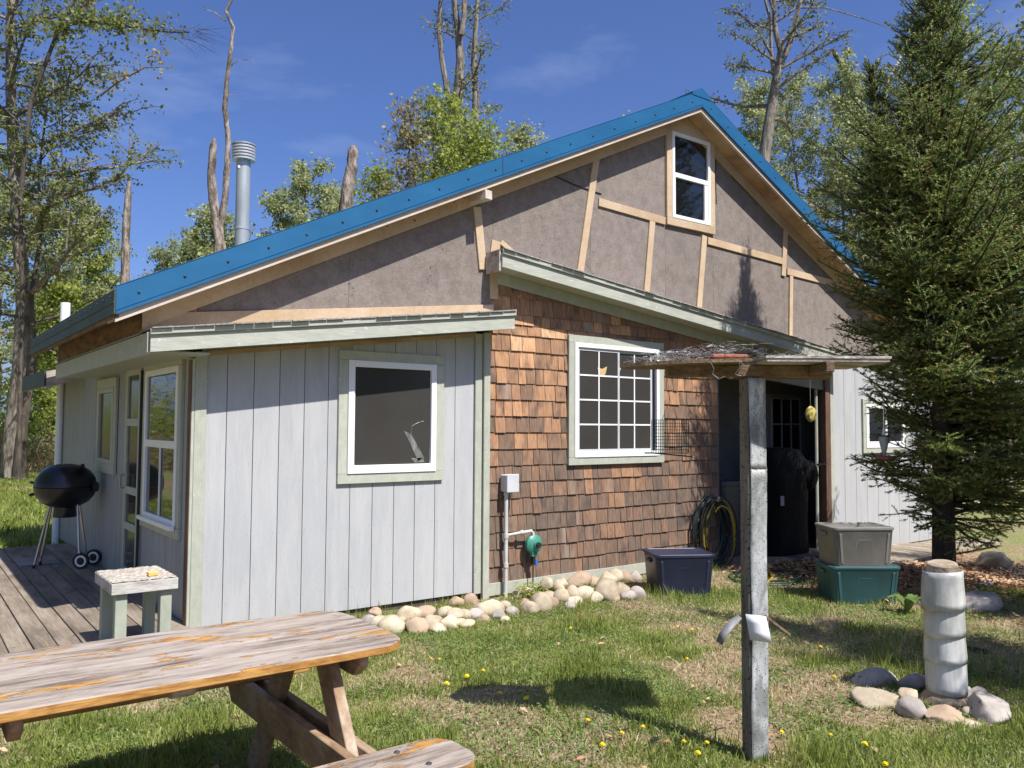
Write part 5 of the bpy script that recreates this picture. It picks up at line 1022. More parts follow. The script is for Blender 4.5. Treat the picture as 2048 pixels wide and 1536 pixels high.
# hidden support under the upper row
fillers = random.Random(4)
RING = [(1763, 1358, 76, 34, 'g', 'flat grey stone at the back left of the ring around the stump', 1), (1760, 1396, 72, 40, 'c', 'pitted cream rock at the left of the ring around the stump', 1), (1826, 1366, 44, 36, 'g', 'dark grey stone close behind the left of the sleeved stump', 1),
        (1818, 1390, 40, 34, 'c', 'tan angular stone between the pitted rock and the sleeved stump', 1), (1829, 1415, 46, 46, 'g', 'upright grey rounded stone left of the sleeved stump', 0), (1890, 1432, 72, 34, 't', 'flat topped reddish rock in front of the sleeved stump', 1), (1989, 1416, 70, 62, 'g', 'large speckled grey boulder at the right of the stump ring', 1),
        (1943, 1424, 30, 20, 'c', 'small cream stone between the reddish rock and boulder', 0), (1950, 1449, 42, 14, 'c', 'thin pale stone half buried before the stump ring', 0), (1938, 1390, 30, 26, 'g', 'shaded grey stone behind the right of the stump', 1), (1960, 1386, 34, 26, 'g', 'dark rounded stone behind the large speckled boulder', 0),
        (2000, 1125, 56, 36, 'c', 'large pale boulder in sun right of the spruce trunk', 1), (1970, 1205, 90, 44, 'g', 'large shaded grey boulder in front of the spruce', 1), (1972, 1170, 40, 18, 'g', 'small shaded grey stone above the big shaded boulder', 0), (1762, 1408, 12, 8, 'c', 'tiny white pebble beneath the pitted cream rock', 0)]
for i, (px, py, wp, hp, cl, lb_, ang) in enumerate(RING):
    p = on(px, py+hp*.42, z=gz(*P2(px, py))+0.); d = np.dot(p-CAM, RW@[0, 0, 1]); rw_ = wp/2*d/F; rh = hp/2*d/F; k = (rw_+rh)/2
    p[2] += rh*.42; p[0] += rgt[0]*0+fwd[0]*rw_*.5; p[1] += fwd[1]*rw_*.5
    s_ = stone(tuple(p), k*1.12, (rw_/k, 1.05, rh/k), 'stone'+cl, lb_, None, 50+i, ang); s_.rotation_euler = (random.uniform(-.1, .1), random.uniform(-.1, .1), math.atan2(rgt[1], rgt[0])+random.uniform(-.2, .2))
tag(MB().lathe([(.0, .03), (.09, .028), (.12, .01), (.125, 0)], tuple(on(1946, 1302, z=.0)), 18).build('black_dish', M['black'], smooth=True), 'upturned black dish in the shade right of the stump', 'dish')
# ------------------------------------------------------------------ grass and small plants
def blades(name, n, area, hmean, mat, dens, wd=.0035, label='', lean=.5, curve=True, seed=1, cat='grass'):
    r = np.random.default_rng(seed); x = r.uniform(area[0], area[1], n); y = r.uniform(area[2], area[3], n); keep = r.random(n) < dens(x, y); x, y = x[keep], y[keep]; n = len(x)
    z = gz(x, y)-.004; clump = .55+.9*vnoise(x, y, .25, 21); h = hmean*clump*r.uniform(.45, 1.35, n); a = r.uniform(0, 2*np.pi, n); l = lean*r.uniform(.1, 1, n)*h; wv = wd*r.uniform(.7, 1.4, n)
    dx, dy = np.cos(a), np.sin(a); b = r.uniform(0, 2*np.pi, n); wx, wy = np.cos(b)*wv, np.sin(b)*wv
    V = np.empty((n, 5, 3)); V[:, 0] = np.stack([x-wx, y-wy, z], 1); V[:, 1] = np.stack([x+wx, y+wy, z], 1)
    mx_, my_ = x+dx*l*.35, y+dy*l*.35; V[:, 2] = np.stack([mx_+wx*.8, my_+wy*.8, z+h*.6], 1); V[:, 3] = np.stack([mx_-wx*.8, my_-wy*.8, z+h*.6], 1); V[:, 4] = np.stack([x+dx*l, y+dy*l, z+h], 1)
    k = np.arange(n)[:, None]*5; T = np.concatenate([k+[0, 1, 2], k+[0, 2, 3], k+[3, 2, 4]], 0)
    o = rawmesh(name, V.reshape(-1, 3), T, M[mat], kind='stuff'); tag(o, label, cat); return n
def blocked(x, y):
    b = (y > -.03) & (x > -.1) & (x < 11.3); b |= (x > -2.8) & (x < .02) & (y > -.44) & (y < 5.15); b |= (x > 7.4) & (x < 11.6) & (y > -1.02) & (y < .1); b |= (x > 5.9) & (y > -.4) & (y < .1)
    b |= (np.abs(x-5.5) < .22) & (np.abs(y+2.0) < .2); b |= ((x-3.19)**2+(y+3.93)**2 < .02)
    return b
inview = lambda x, y: ((x-CAM[0])*r_[0]+(y-CAM[1])*r_[1]) < .70*((x-CAM[0])*.6+(y-CAM[1])*.8)+.5
dn = lambda x, y: np.where(blocked(x, y) | ~inview(x, y), 0, (.10+.9*green(x, y)))
n1 = blades('lawn_grass', 420000, (-2.4, 7.5, -5.2, -.05), .040, 'grass', lambda x, y: dn(x, y)*np.clip(1.15-((x+1.8)**2+(y+6.3)**2)/90, .25, 1), label='short green lawn grass with bare patches before the cabin', wd=.0028, seed=2, lean=.9)
n2 = blades('dry_grass', 150000, (-2.4, 8.5, -5.2, -.05), .026, 'grassy', lambda x, y: np.where(blocked(x, y) | ~inview(x, y), 0, .75-.35*green(x, y)), label='low dry tan grass between green patches', wd=.0026, seed=3, lean=1.8)
tl = lambda x, y: np.where(blocked(x, y) | ~inview(x, y), 0, np.clip((vnoise(x, y, .45, 31)-.60)*5, 0, 1)*np.clip(green(x, y)*1.5, 0, 1))
n3 = blades('tall_grass_tufts', 90000, (-2.0, 7.5, -5.2, -.05), .085, 'grass', tl, label='taller grass tufts scattered over the lawn', wd=.0032, seed=4, lean=.6)
ln = lambda x, y: np.where(((np.abs(y+.10) < .06) & (x > .1) & (x < 1.6)) | ((np.hypot(x-4.3, y+1.0) < .45) & ~blocked(x, y)) | ((np.hypot(x-3.9, y+3.6) < .5) & ~blocked(x, y)), .35, 0)
blades('edge_grass', 40000, (0, 5.5, -5.0, -.05), .11, 'grass', ln, label='longer grass growing along wall, tote and stump', wd=.0028, seed=5, lean=.5)
n4 = blades('rear_lawn', 130000, (-2.8, 10, 5.2, 24), .085, 'grass', lambda x, y: np.where(x < -1.0+.19*(y+6.3), 1, 0)*np.where(np.abs(y-17) < .8, .25, 1.), label='sunlit lawn behind the deck beside the maple', wd=.009, seed=6, lean=.9)
# broad weed leaves (clover, plantain) as one mass
def leaves(name, n, area, size, mat, dens, label, seed, zoff=.012, flat=.5, cat='ground cover', kind='stuff'):
    r = np.random.default_rng(seed); x = r.uniform(area[0], area[1], n); y = r.uniform(area[2], area[3], n); k = r.random(n) < dens(x, y); x, y = x[k], y[k]; n = len(x); z = gz(x, y)+zoff*r.uniform(.2, 1.6, n)
    s = size*r.uniform(.5, 1.3, n); a = r.uniform(0, 2*np.pi, n); u = np.stack([np.cos(a), np.sin(a), r.normal(0, flat, n)*.7], 1); u /= np.linalg.norm(u, axis=1)[:, None]; v = np.stack([-np.sin(a), np.cos(a), r.normal(0, flat, n)*.7], 1); v /= np.linalg.norm(v, axis=1)[:, None]
    c = np.stack([x, y, z], 1); s = s[:, None]; V = np.stack([c-u*s, c+v*s*.45-u*s*.1, c+u*s, c-v*s*.45-u*s*.1], 1)
    V[:, 1, 2] += s[:, 0]*.15; V[:, 3, 2] += s[:, 0]*.15
    i = np.arange(n)[:, None]*4; T = np.concatenate([i+[0, 1, 2], i+[0, 2, 3]], 0); o = rawmesh(name, V.reshape(-1, 3), T, M[mat], kind=kind); tag(o, label, cat); return n
wd_ = lambda x, y: np.where(blocked(x, y) | ~inview(x, y), 0, np.clip((vnoise(x, y, .3, 41)-.28)*2.8, 0, 1)*.9)
leaves('lawn_weeds', 190000, (-2.3, 7.2, -5.2, -.1), .0115, 'weed', wd_, 'low clover and weeds between the lawn grass', 7, zoff=.02)
lt = lambda x, y: np.where(blocked(x, y), 0, np.clip(np.exp(-((x-7.3)**2+(y+1.5)**2)/1.1)+np.exp(-((x-8.4)**2+(y+1.7)**2)/.8)+.6*np.exp(-((x-6.5)**2+(y+.8)**2)/.5)+np.exp(-((x-5.0)**2+(y+3.6)**2)/.25)*.6, 0, 1))
leaves('leaf_litter', 16000, (5.5, 10, -3.5, -.2), .035, 'litter', lt, 'brown dead leaves piled before the walkway and spruce', 8, zoff=.03, cat='leaf litter')
leaves('scattered_dead_leaves', 900, (-2, 7, -5, -.2), .028, 'litter', lambda x, y: np.where(blocked(x, y), 0, .5), 'few dry leaves scattered on the lawn', 9, zoff=.02, flat=.35, cat='leaf litter')
leaves('wall_fern_plant', 900, (2.75, 3.15, -.42, -.12), .022, 'lf2', lambda x, y: np.exp(-((x-2.97)**2/.015+(y+.27)**2/.01)), 'bright green seedling clump at the foot of the conduit', 10, zoff=.09, cat='plant')
bpy.data.objects['wall_fern_plant'].name = 'seedling_clump'
leaves('small_plant', 700, (3.3, 3.75, -.62, -.32), .020, 'weed', lambda x, y: np.exp(-((x-3.5)**2/.01+(y+.46)**2/.006)), 'dark green leafy weed at the foot of the stones', 12, zoff=.07, cat='plant')
# broad dock leaves left of the stump
dk = tag(empty('dock_plant'), 'broad leaved plant in the shade left of the stump', 'plant'); r = random.Random(3)
cpl = on(1815, 1225, z=-.0)
for i in range(9):
    a = r.uniform(0, 6.28); L_ = r.uniform(.12, .2); m_ = MB(); pts = []; 
    for k in range(6):
        t = k/5; wv = .045*math.sin(math.pi*min(1, t*.9+.08)); c = (cpl[0]+math.cos(a)*L_*t, cpl[1]+math.sin(a)*L_*t, .0+.13*math.sin(t*2.2)); pts += [(c[0]-math.sin(a)*wv, c[1]+math.cos(a)*wv, c[2]+.01), c, (c[0]+math.sin(a)*wv, c[1]-math.cos(a)*wv, c[2]+.01)]
    fs = [(k*3+j, k*3+j+1, k*3+j+4, k*3+j+3) for k in range(5) for j in range(2)]; m_.add(pts, fs).build('leaf', M['weed'], dk, smooth=True)
# ------------------------------------------------------------------ dandelions
DP = [(1180, 1436), (1247, 1458), (1284, 1445), (1206, 1482), (1370, 1478), (1395, 1498), (1416, 1479), (996, 1378), (1054, 1388), (1055, 1392), (1226, 1312), (1281, 1268), (1356, 1246), (1385, 1254), (1452, 1240), (948, 1297), (877, 1309), (864, 1308), (1374, 1310), (1565, 1455), (1664, 1465), (1725, 1483), (1773, 1522), (1640, 1288), (1665, 1350), (1675, 1232), (1745, 1245), (1646, 1256), (966, 1337), (936, 1346), (890, 1363), (1142, 1250), (1535, 1390)]
proto = None
for i, (px, py) in enumerate(DP):
    g_ = on(px, py+6, z=.03); d = np.dot(g_-CAM, RW@[0, 0, 1])
    if proto is None:
        proto = tag(empty('dandelion'), None, 'dandelion'); hd = MB(); n = 20; vs = [(0, 0, .062)]; 
        fl_ = MB()
        for ring_, (R_, z_, k_) in enumerate(((.019, .050, 22), (.014, .057, 16), (.008, .062, 10))):
            for j in range(k_):
                a = 2*math.pi*(j+.5*ring_)/k_; w2 = .0026; fl_.add([(0, 0, z_-.006), (R_*math.cos(a)-w2*math.sin(a), R_*math.sin(a)+w2*math.cos(a), z_), (R_*math.cos(a)+w2*math.sin(a), R_*math.sin(a)-w2*math.cos(a), z_)], [(0, 1, 2)])
        fl_.sphere((0, 0, .055), .009, 8, 5, (1.2, 1.2, .8)); fo_ = fl_.build('flower_head', M['dand'], proto, norm=False); so_ = MB().tube([(0, 0, -.01), (.002, 0, .03), (0, 0, .05)], .0018, 5).build('stem', M['stem'], proto); root = proto
    else:
        root = proto.copy(); C.objects.link(root)
        for ch in (fo_, so_): c_ = ch.copy(); C.objects.link(c_); c_.parent = root
    h = on(px, py, z=.055+gz(g_[0], g_[1])); root.location = (h[0], h[1], float(gz(h[0], h[1]))); s_ = random.uniform(.8, 1.1)*(.68 if py < 1330 else .85); root.scale = (s_, s_, s_); root.rotation_euler = (random.uniform(-.25, .35), random.uniform(-.25, .25), random.uniform(0, 6))
    root['group'] = 'dandelions in the lawn'; root['category'] = 'dandelion'; 
    bnd = 0 if py < 1320 else 1 if py < 1420 else 2; rank = sum(1 for q_ in DP if (0 if q_[1] < 1320 else 1 if q_[1] < 1420 else 2) == bnd and q_[0] < px)
    root['label'] = 'yellow dandelion '+['in the far lawn near the stones and totes', 'beside the feeder shadow in the middle lawn', 'in the front lawn around the feeder post'][bnd]+', '+ordn[rank]+' from the left'
# ------------------------------------------------------------------ trees
def leafquads(P, size, r, flat=.3):
    n = len(P); a = r.uniform(0, 2*np.pi, n); t = r.normal(0, .75, n); u = np.stack([np.cos(a)*np.cos(t), np.sin(a)*np.cos(t), np.sin(t)], 1)
    w_ = r.normal(0, 1, (n, 3)); v = np.cross(u, w_); v /= np.linalg.norm(v, axis=1)[:, None]+1e-9; s = (size*r.uniform(.55, 1.25, n))[:, None]
    V = np.stack([P-u*s*.5, P+v*s*.42, P+u*s*.6, P-v*s*.42], 1); i = np.arange(n)[:, None]*4
    return V.reshape(-1, 3), np.concatenate([i+[0, 1, 2], i+[0, 2, 3]], 0)
def curve_branch(p, d, L, r, wob=.25, up=.0, k=6):
    pts = [p.copy()]; d = d/np.linalg.norm(d)
    for i in range(k):
        d = d+r.normal(0, wob/k**.5, 3)*.6; d[2] += up/k; d /= np.linalg.norm(d); p = p+d*L/k; pts.append(p.copy())
    return pts
def broadleaf(px, d, H, r0, crown0, spread, leaf, lmat, bmat, name, label, seed, nb=16, sub=5, tw=5, lpt=9, lean=None, trunk=None, upb=.5, cat='tree', group=None, fork=False, lsz_=.45, base=None, leafmix=None):
    r = np.random.default_rng(seed)
    b = np.array(base) if base is not None else dep(px, 846, d); b = np.array([b[0], b[1], -.1])
    root = empty(name); tag(root, label, cat, group); wood = MB(); LP = []
    if trunk is not None: T = [np.array(t) for t in trunk]
    else:
        T = [b.copy()]; off = np.zeros(3); dr = np.array([r.normal(0, .03), r.normal(0, .03), 1.]) if lean is None else np.array([*lean, 1.])
        for i in range(1, 13):
            dr2 = dr+np.array([r.normal(0, .05), r.normal(0, .05), 0]); T.append(T[-1]+dr2*H/12)
    nT = len(T); rad = [max(.012, r0*(1-.85*(i/(nT-1))**.9)) for i in range(nT)]; rad[0] *= 1.25
    wood.tube(T, rad, 10)
    zs = np.array([t[2] for t in T])
    def tp(z): 
        return np.array([np.interp(z, zs, [t[k] for t in T]) for k in range(3)])
    for i in range(nb):
        f = (i+r.random())/nb; z = crown0+(T[-1][2]-crown0)*f**.85; p = tp(z); a = i*2.4+r.normal(0, .5); el = r.uniform(.15, .75)*upb+f*.5
        L = spread*(1-.62*f)*r.uniform(.6, 1.12); dvec = np.array([math.cos(a), math.sin(a), math.tan(el)*.9]); rb = max(.010, r0*.30*(1-f*.7)); pts = curve_branch(p, dvec, L, r, .35, .35*upb)
        wood.tube(pts, list(np.linspace(rb, rb*.25, len(pts))), 5, cap=False)
        for j in range(sub):
            g = .25+.75*(j+r.random())/sub; k = min(len(pts)-2, int(g*(len(pts)-1))); q = pts[k]+(pts[k+1]-pts[k])*r.random(); dd = (pts[k+1]-pts[k]); dd = dd/np.linalg.norm(dd)+r.normal(0, .65, 3); dd[2] = abs(dd[2])*.7-.05
            L2 = L*.42*r.uniform(.5, 1.1)*(1.15-g*.4); p2 = curve_branch(q, dd, L2, r, .4, .15, 4); wood.tube(p2, list(np.linspace(rb*.4, rb*.13, len(p2))), 4, cap=False)
            for m_ in range(tw):
                g2 = .15+.85*(m_+r.random())/tw; k2 = min(3, int(g2*4)); q2 = p2[k2]+(p2[k2+1]-p2[k2])*r.random(); d3 = r.normal(0, 1, 3); d3[2] = d3[2]*.5; d3 /= np.linalg.norm(d3); L3 = lsz_*r.uniform(.5, 1.2); e = q2+d3*L3
                wood.tube([q2, (q2+e)/2+r.normal(0, .03, 3), e], [rb*.14+.002, rb*.1+.002, .002], 3, cap=False)
                t = 1-r.random(lpt)[:, None]**1.6*.9; LP.append(q2+(e-q2)*t+r.normal(0, leaf*.62, (lpt, 3))-np.array([0, 0, leaf*.3]))
    wood.build('trunk', M[bmat], root, smooth=True, norm=False)
    if LP:
        P = np.concatenate(LP); V, T_ = leafquads(P, leaf, r)
        if leafmix:
            mi = np.repeat(r.random(len(LP)) < leafmix[1], [len(l) for l in LP]); 
            mi = np.where(vnoise(P[:, 0]+P[:, 2]*.7, P[:, 1]+P[:, 2], 1.6, seed) < leafmix[1], 1, 0); o = rawmesh('crown', V, T_, [M[lmat], M[leafmix[0]]], root, mi=np.concatenate([mi, mi]))
        else: o = rawmesh('crown', V, T_, M[lmat], root)
    return root
def tree_from_px(pts, d, **k): return [dep(x, y, d) for x, y in pts]
# left maple, two stems
mt = [dep(x, y, 23.5) for x, y in ((27, 960), (30, 850), (42, 740), (48, 620), (40, 480), (28, 330), (22, 200), (20, 60), (26, -80), (30, -220), (28, -340))]
broadleaf(25, 23.5, 17, .30, 5.2, 4.9, .095, 'lf1', 'bark', 'maple_tree', 'big maple with mottled trunk at the left edge of the lawn', 3, nb=42, sub=8, tw=6, lpt=11, trunk=mt, upb=.35, lsz_=.6, leafmix=('lf3', .22))
broadleaf(25, 23.5, 10, .15, 4.0, 2.8, .088, 'lf1', 'barkd', 'maple_tree', 'thinner second stem leaning out right of the big maple', 4, nb=22, sub=6, tw=5, lpt=11, trunk=[dep(x, y, 23.2) for x, y in ((38, 958), (46, 850), (62, 760), (68, 700), (62, 600), (80, 480), (78, 350), (95, 200))], upb=.4, lsz_=.5)
# long overhanging limb reaching right over the sky
LB = tag(empty('maple_tree'), 'maple behind, its long bare tipped limb reaching right across the sky', 'tree'); wood = MB(); LP = []; r = np.random.default_rng(8)
main = [dep(x, y, 22) for x, y in ((36, 960), (44, 600), (40, 400), (62, 200), (115, 65), (140, 48), (185, 42), (235, 48), (300, 60), (345, 64), (380, 64))]
wood.tube(main, [.07, .065, .06, .055, .05, .046, .042, .036, .03, .025, .018], 7); wood.tube([dep(x, y, 22) for x, y in ((115, 65), (130, 30), (150, 0), (160, -60))], [.06, .05, .04, .03], 6)
for k in range(60):
    t = r.uniform(4, 10); i = int(t); q = main[i]+(main[min(10, i+1)]-main[i])*(t-i); dd = r.normal(0, 1, 3); dd[2] -= .1; L = r.uniform(.3, .95); pts = curve_branch(q, dd, L, r, .5, 0, 4); wood.tube(pts, [.010, .008, .006, .004, .003], 3, cap=False)
    if t < 8.3 or r.random() < .25:
        for m_ in range(5): LP.append(pts[1+m_ % 4]+r.normal(0, .12, (7, 3)))
wood.tube([dep(x, y, 22) for x, y in ((195, 195), (235, 165), (290, 135), (333, 135))], [.03, .022, .014, .006], 5)
LP2 = [dep(x, y, 22)+r.normal(0, .13, (16, 3)) for x, y in ((235, 150), (260, 148), (285, 130), (310, 110), (328, 142), (225, 175), (298, 120), (318, 108))]
for k in range(26):
    q = dep(r.uniform(345, 400), r.uniform(50, 80), 22); pts = curve_branch(q, np.array([r_[0], r_[1], -.45])+r.normal(0, .3, 3), r.uniform(.5, 1.1), r, .3, -.1, 4); wood.tube(pts, [.006, .005, .004, .003, .002], 3, cap=False)
wood.build('trunk', M['barkd'], LB, norm=False, smooth=True); V, T_ = leafquads(np.concatenate(LP), .10, r); rawmesh('crown', V, T_, M['lf1'], LB); V, T_ = leafquads(np.concatenate(LP2), .11, r); rawmesh('bronze_leaves', V, T_, M['lf3'], LB)
# snags
def snag(stems, name, label, mat='snag', twigs=(), seed=0):
    root = tag(empty(name), label, 'dead tree'); w_ = MB(); rg = random.Random(seed)
    for pts, d, r0, r1 in stems:
        P = [dep(x, y, d) for x, y in pts]; n = len(P); Q = []; R_ = []
        for i in range(n-1):
            for k in range(4):
                t = k/4; Q.append(P[i]*(1-t)+P[i+1]*t+np.array([rg.uniform(-.01, .01), rg.uniform(-.01, .01), 0])); R_.append((r0+(r1-r0)*(i+t)/(n-1))*rg.uniform(.90, 1.1))
        Q.append(P[-1]); R_.append(r1*.5); w_.tube(Q, R_, 9)
    w_.build('trunk', M[mat], root, smooth=True, norm=False); 
    if twigs:
        w_ = MB()
        for pts, d, r0 in twigs: w_.tube([dep(x, y, d) for x, y in pts], list(np.linspace(r0, r0*.3, len(pts))), 4, cap=False)
        w_.build('twigs', M[mat], root, norm=False)
    return root
snag([(((246, 900), (248, 620), (252, 480), (258, 362)), 22, .16, .085)], 'dead_tree', 'broken topped snag behind the left leafy maple', seed=1)
snag([(((440, 860), (440, 500), (437, 460), (426, 400), (423, 340), (428, 277)), 20, .16, .075), (((438, 465), (450, 400), (455, 330), (457, 280), (450, 220), (455, 150), (462, 100), (466, 55), (452, 22), (466, -5), (455, -40)), 20, .085, .022)], 'dead_tree', 'forked dead tree with tall pale stem left of the chimney',
     twigs=[(((452, 42), (430, 25), (405, 17), (412, 10)), 20, .018), (((462, 130), (480, 120), (505, 119), (513, 135)), 20, .012), (((456, 190), (470, 190), (478, 197)), 20, .01), (((466, 130), (455, 140), (440, 175), (432, 180)), 20, .006)], seed=2)
snag([(((690, 900), (690, 430), (697, 370), (704, 330), (707, 292)), 20, .17, .125)], 'dead_tree', 'short thick snag with mottled bark above the roof', seed=3)
snag([(((1745, 700), (1730, 300), (1712, 190), (1690, 140), (1665, 98)), 38, .22, .13)], 'dead_tree', 'leaning bare snag left of the spruce top', 'barkd', seed=4)
snag([(((1770, 700), (1766, 250), (1775, 160), (1800, 118), (1812, 105)), 39, .14, .05)], 'dead_tree', 'pale broken branch stem beside the spruce top', 'birch', seed=5)
# tall centre pair
bl_ = broadleaf(912, 26, 20, .25, 3.5, 2.0, .085, 'lf1', 'bark', 'tall_tree', 'tall bare trunked tree with a side stem above the roof', 12, nb=16, sub=4, tw=4, lpt=7, trunk=[dep(x, y, 26) for x, y in ((905, 900), (906, 420), (909, 300), (915, 200), (921, 120), (916, 60), (908, 0), (906, -100), (902, -260))], lsz_=.4)
w_ = MB(); w_.tube([dep(x, y, 25.8) for x, y in ((906, 235), (894, 180), (884, 120), (878, 60), (882, 0), (884, -80))], [.10, .09, .085, .075, .07, .05], 7); w_.tube([dep(x, y, 25.8) for x, y in ((922, 70), (929, 30), (931, -20), (934, -80))], [.10, .085, .08, .05], 7); w_.build('side_stem', M['bark'], bl_, norm=False, smooth=True)
broadleaf(948, 26.5, 20, .16, 7.5, 1.9, .085, 'lf1', 'bark', 'tall_tree', 'slimmer tall trunk standing right of the side stemmed tree', 13, nb=20, sub=4, tw=4, lpt=7, trunk=[dep(x, y, 26.5) for x, y in ((945, 900), (947, 300), (952, 200), (948, 120), (951, 60), (955, 0), (956, -120), (950, -280))], lsz_=.4)
# young trees in the centre
young = [(940, 23, 9.8, 'yellow green bush tree hiding the base of the slim trunk', 'lf2', 1.5, 3), (885, 24, 10.8, 'tall soft green tree behind the side stemmed trunk', 'lf2', 1.6, 4), (800, 21, 9.9, 'bronze leafed young tree left of the tall pair', 'lf3', 1.3, 4.5), (850, 22, 10.4, 'yellow green young tree in front of the tall trunks', 'lf2', 1.5, 3), (905, 20.5, 9.0, 'bright green bushy tree at the foot of the tall trunks', 'lf2', 1.6, 3), (765, 24, 9.0, 'pale green tree beside the short snag', 'lf2', 1.6, 3),
         (975, 24, 9.4, 'low green tree right of the tall trunks', 'lf2', 1.6, 3), (1035, 25, 10.8, 'small airy tree standing alone right of the centre', 'lf4', .9, 6), (1100, 25, 9.8, 'low bronze tinted treetop just above the roof', 'lf3', 1.8, 4), (1180, 24, 9.3, 'treetop twigs peeping over the middle of the roof', 'lf2', 1.0, 5), (1262, 24, 10.3, 'bright leaf tips peeping over the roof near the ridge', 'lf2', .7, 7)]
for i, (px, d, H, lb_, lm, sp_, c0) in enumerate(young):
    broadleaf(px, d, H, .07, c0, sp_, .095, lm, 'barkd', 'young_tree', lb_, 30+i, nb=(16 if lm == 'lf3' else 22), sub=6, tw=5, lpt=(6 if lm == 'lf3' else 8), upb=1.1, lsz_=.6, group='young trees above the roof')
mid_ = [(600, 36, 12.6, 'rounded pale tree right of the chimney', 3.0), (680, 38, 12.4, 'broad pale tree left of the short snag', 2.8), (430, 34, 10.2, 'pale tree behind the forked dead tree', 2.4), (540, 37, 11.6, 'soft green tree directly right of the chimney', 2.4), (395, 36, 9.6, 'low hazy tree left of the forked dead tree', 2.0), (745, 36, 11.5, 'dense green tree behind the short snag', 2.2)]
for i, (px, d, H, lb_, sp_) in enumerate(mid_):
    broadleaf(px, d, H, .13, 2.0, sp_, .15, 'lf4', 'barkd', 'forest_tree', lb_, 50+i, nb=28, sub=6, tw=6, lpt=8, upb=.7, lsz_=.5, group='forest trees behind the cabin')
# right side
broadleaf(1530, 26, 20, .24, 11.2, 3.0, .085, 'lf1', 'bark', 'tall_tree', 'tall forked tree with sparse dark leaves right of the ridge', 61, nb=22, sub=6, tw=4, lpt=7, trunk=[dep(x, y, 26) for x, y in ((1510, 900), (1518, 420), (1530, 300), (1545, 200), (1556, 140), (1562, 100), (1550, 60), (1548, 0), (1552, -120))], lsz_=.45)
w_ = MB()
for P_, R_ in ((((1558, 135), (1578, 90), (1592, 40), (1600, 0), (1612, -60)), (.13, .10, .08, .07, .05)), (((1548, 150), (1542, 100), (1541, 40), (1530, 0)), (.08, .06, .05, .04)), (((1541, 105), (1515, 60), (1480, 30), (1440, 15)), (.05, .03, .02, .01)), (((1598, 15), (1650, 15), (1720, 35), (1790, 60)), (.04, .025, .018, .006))):
    w_.tube([dep(x, y, 26) for x, y in P_], list(R_), 6, cap=False)
w_.build('limb', M['bark'], bpy.data.objects[[o.name for o in C.objects if o.get('label', '').startswith('tall forked tree')][0]], norm=False, smooth=True)
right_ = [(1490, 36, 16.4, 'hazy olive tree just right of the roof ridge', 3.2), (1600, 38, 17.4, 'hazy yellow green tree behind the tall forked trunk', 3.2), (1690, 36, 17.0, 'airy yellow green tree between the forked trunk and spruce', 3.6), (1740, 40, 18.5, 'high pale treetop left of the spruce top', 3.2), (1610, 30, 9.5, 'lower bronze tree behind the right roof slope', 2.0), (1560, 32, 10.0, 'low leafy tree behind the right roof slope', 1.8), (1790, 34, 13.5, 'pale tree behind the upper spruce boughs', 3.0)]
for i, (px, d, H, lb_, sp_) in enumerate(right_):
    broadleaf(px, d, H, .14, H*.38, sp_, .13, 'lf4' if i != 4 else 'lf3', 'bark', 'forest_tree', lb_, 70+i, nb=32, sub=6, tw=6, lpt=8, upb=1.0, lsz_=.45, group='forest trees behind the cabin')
broadleaf(1945, 17, 12.0, .10, 3, 1.7, .06, 'lfb', 'birch', 'birch_tree', 'fresh green birch rising behind the right of the spruce', 81, nb=44, sub=6, tw=5, lpt=9, upb=.9, lsz_=.35)
broadleaf(2010, 20, 11.2, .09, 3, 1.6, .07, 'lfb', 'bark', 'birch_tree', 'paler birch at the right edge of the view', 82, nb=36, sub=6, tw=5, lpt=8, upb=.9, lsz_=.35)
broadleaf(2110, 17, 10, .12, 3, 2.6, .10, 'lf1', 'bark', 'maple_tree', 'dark leaved maple at the far right edge', 83, nb=26, sub=6, tw=5, lpt=8, upb=.5, lsz_=.5)
# left background
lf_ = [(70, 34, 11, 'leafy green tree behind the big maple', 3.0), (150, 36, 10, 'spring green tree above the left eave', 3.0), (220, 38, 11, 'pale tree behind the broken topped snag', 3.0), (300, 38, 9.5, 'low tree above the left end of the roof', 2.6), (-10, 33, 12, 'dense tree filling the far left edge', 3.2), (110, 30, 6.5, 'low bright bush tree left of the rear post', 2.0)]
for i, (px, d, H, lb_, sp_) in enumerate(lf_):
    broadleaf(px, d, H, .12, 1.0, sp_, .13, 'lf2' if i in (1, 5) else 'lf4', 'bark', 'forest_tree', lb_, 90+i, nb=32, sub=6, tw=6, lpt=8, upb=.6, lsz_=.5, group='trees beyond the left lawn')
# thicket on the forest floor
r = np.random.default_rng(77); n = 60000; t = r.uniform(0, 1, n); X_ = r.uniform(-9, 16, n); Y_ = 24+X_*.15+r.uniform(0, 7, n); Z_ = np.abs(r.normal(0, 1.3, n))+.1; V, T_ = leafquads(np.stack([X_, Y_, Z_], 1), .13, r)
tag(rawmesh('thicket', V, T_, [M['lf2'], M['lf4']], mi=np.tile((Z_ < 1.2)*1, 2), kind='stuff'), 'mass of low green undergrowth at the edge of the woods', 'undergrowth')
w_ = MB(); 
for k in range(900):
    x = r.uniform(-8, 10); y = 22.5+x*.15+r.uniform(0, 3); h = r.uniform(.4, 1.9); w_.tube([(x, y, 0), (x+r.normal(0, .12), y, h*.6), (x+r.normal(0, .25), y+r.normal(0, .1), h)], [.012, .009, .004], 3, cap=False)
tag(w_.build('dry_brush', surf('dry_brush', [(.22, .12, .08), (.32, .20, .13)], .9, 3, bump=0, island=.3), norm=False, kind='stuff'), 'reddish brown dry stems before the woods', 'brush')
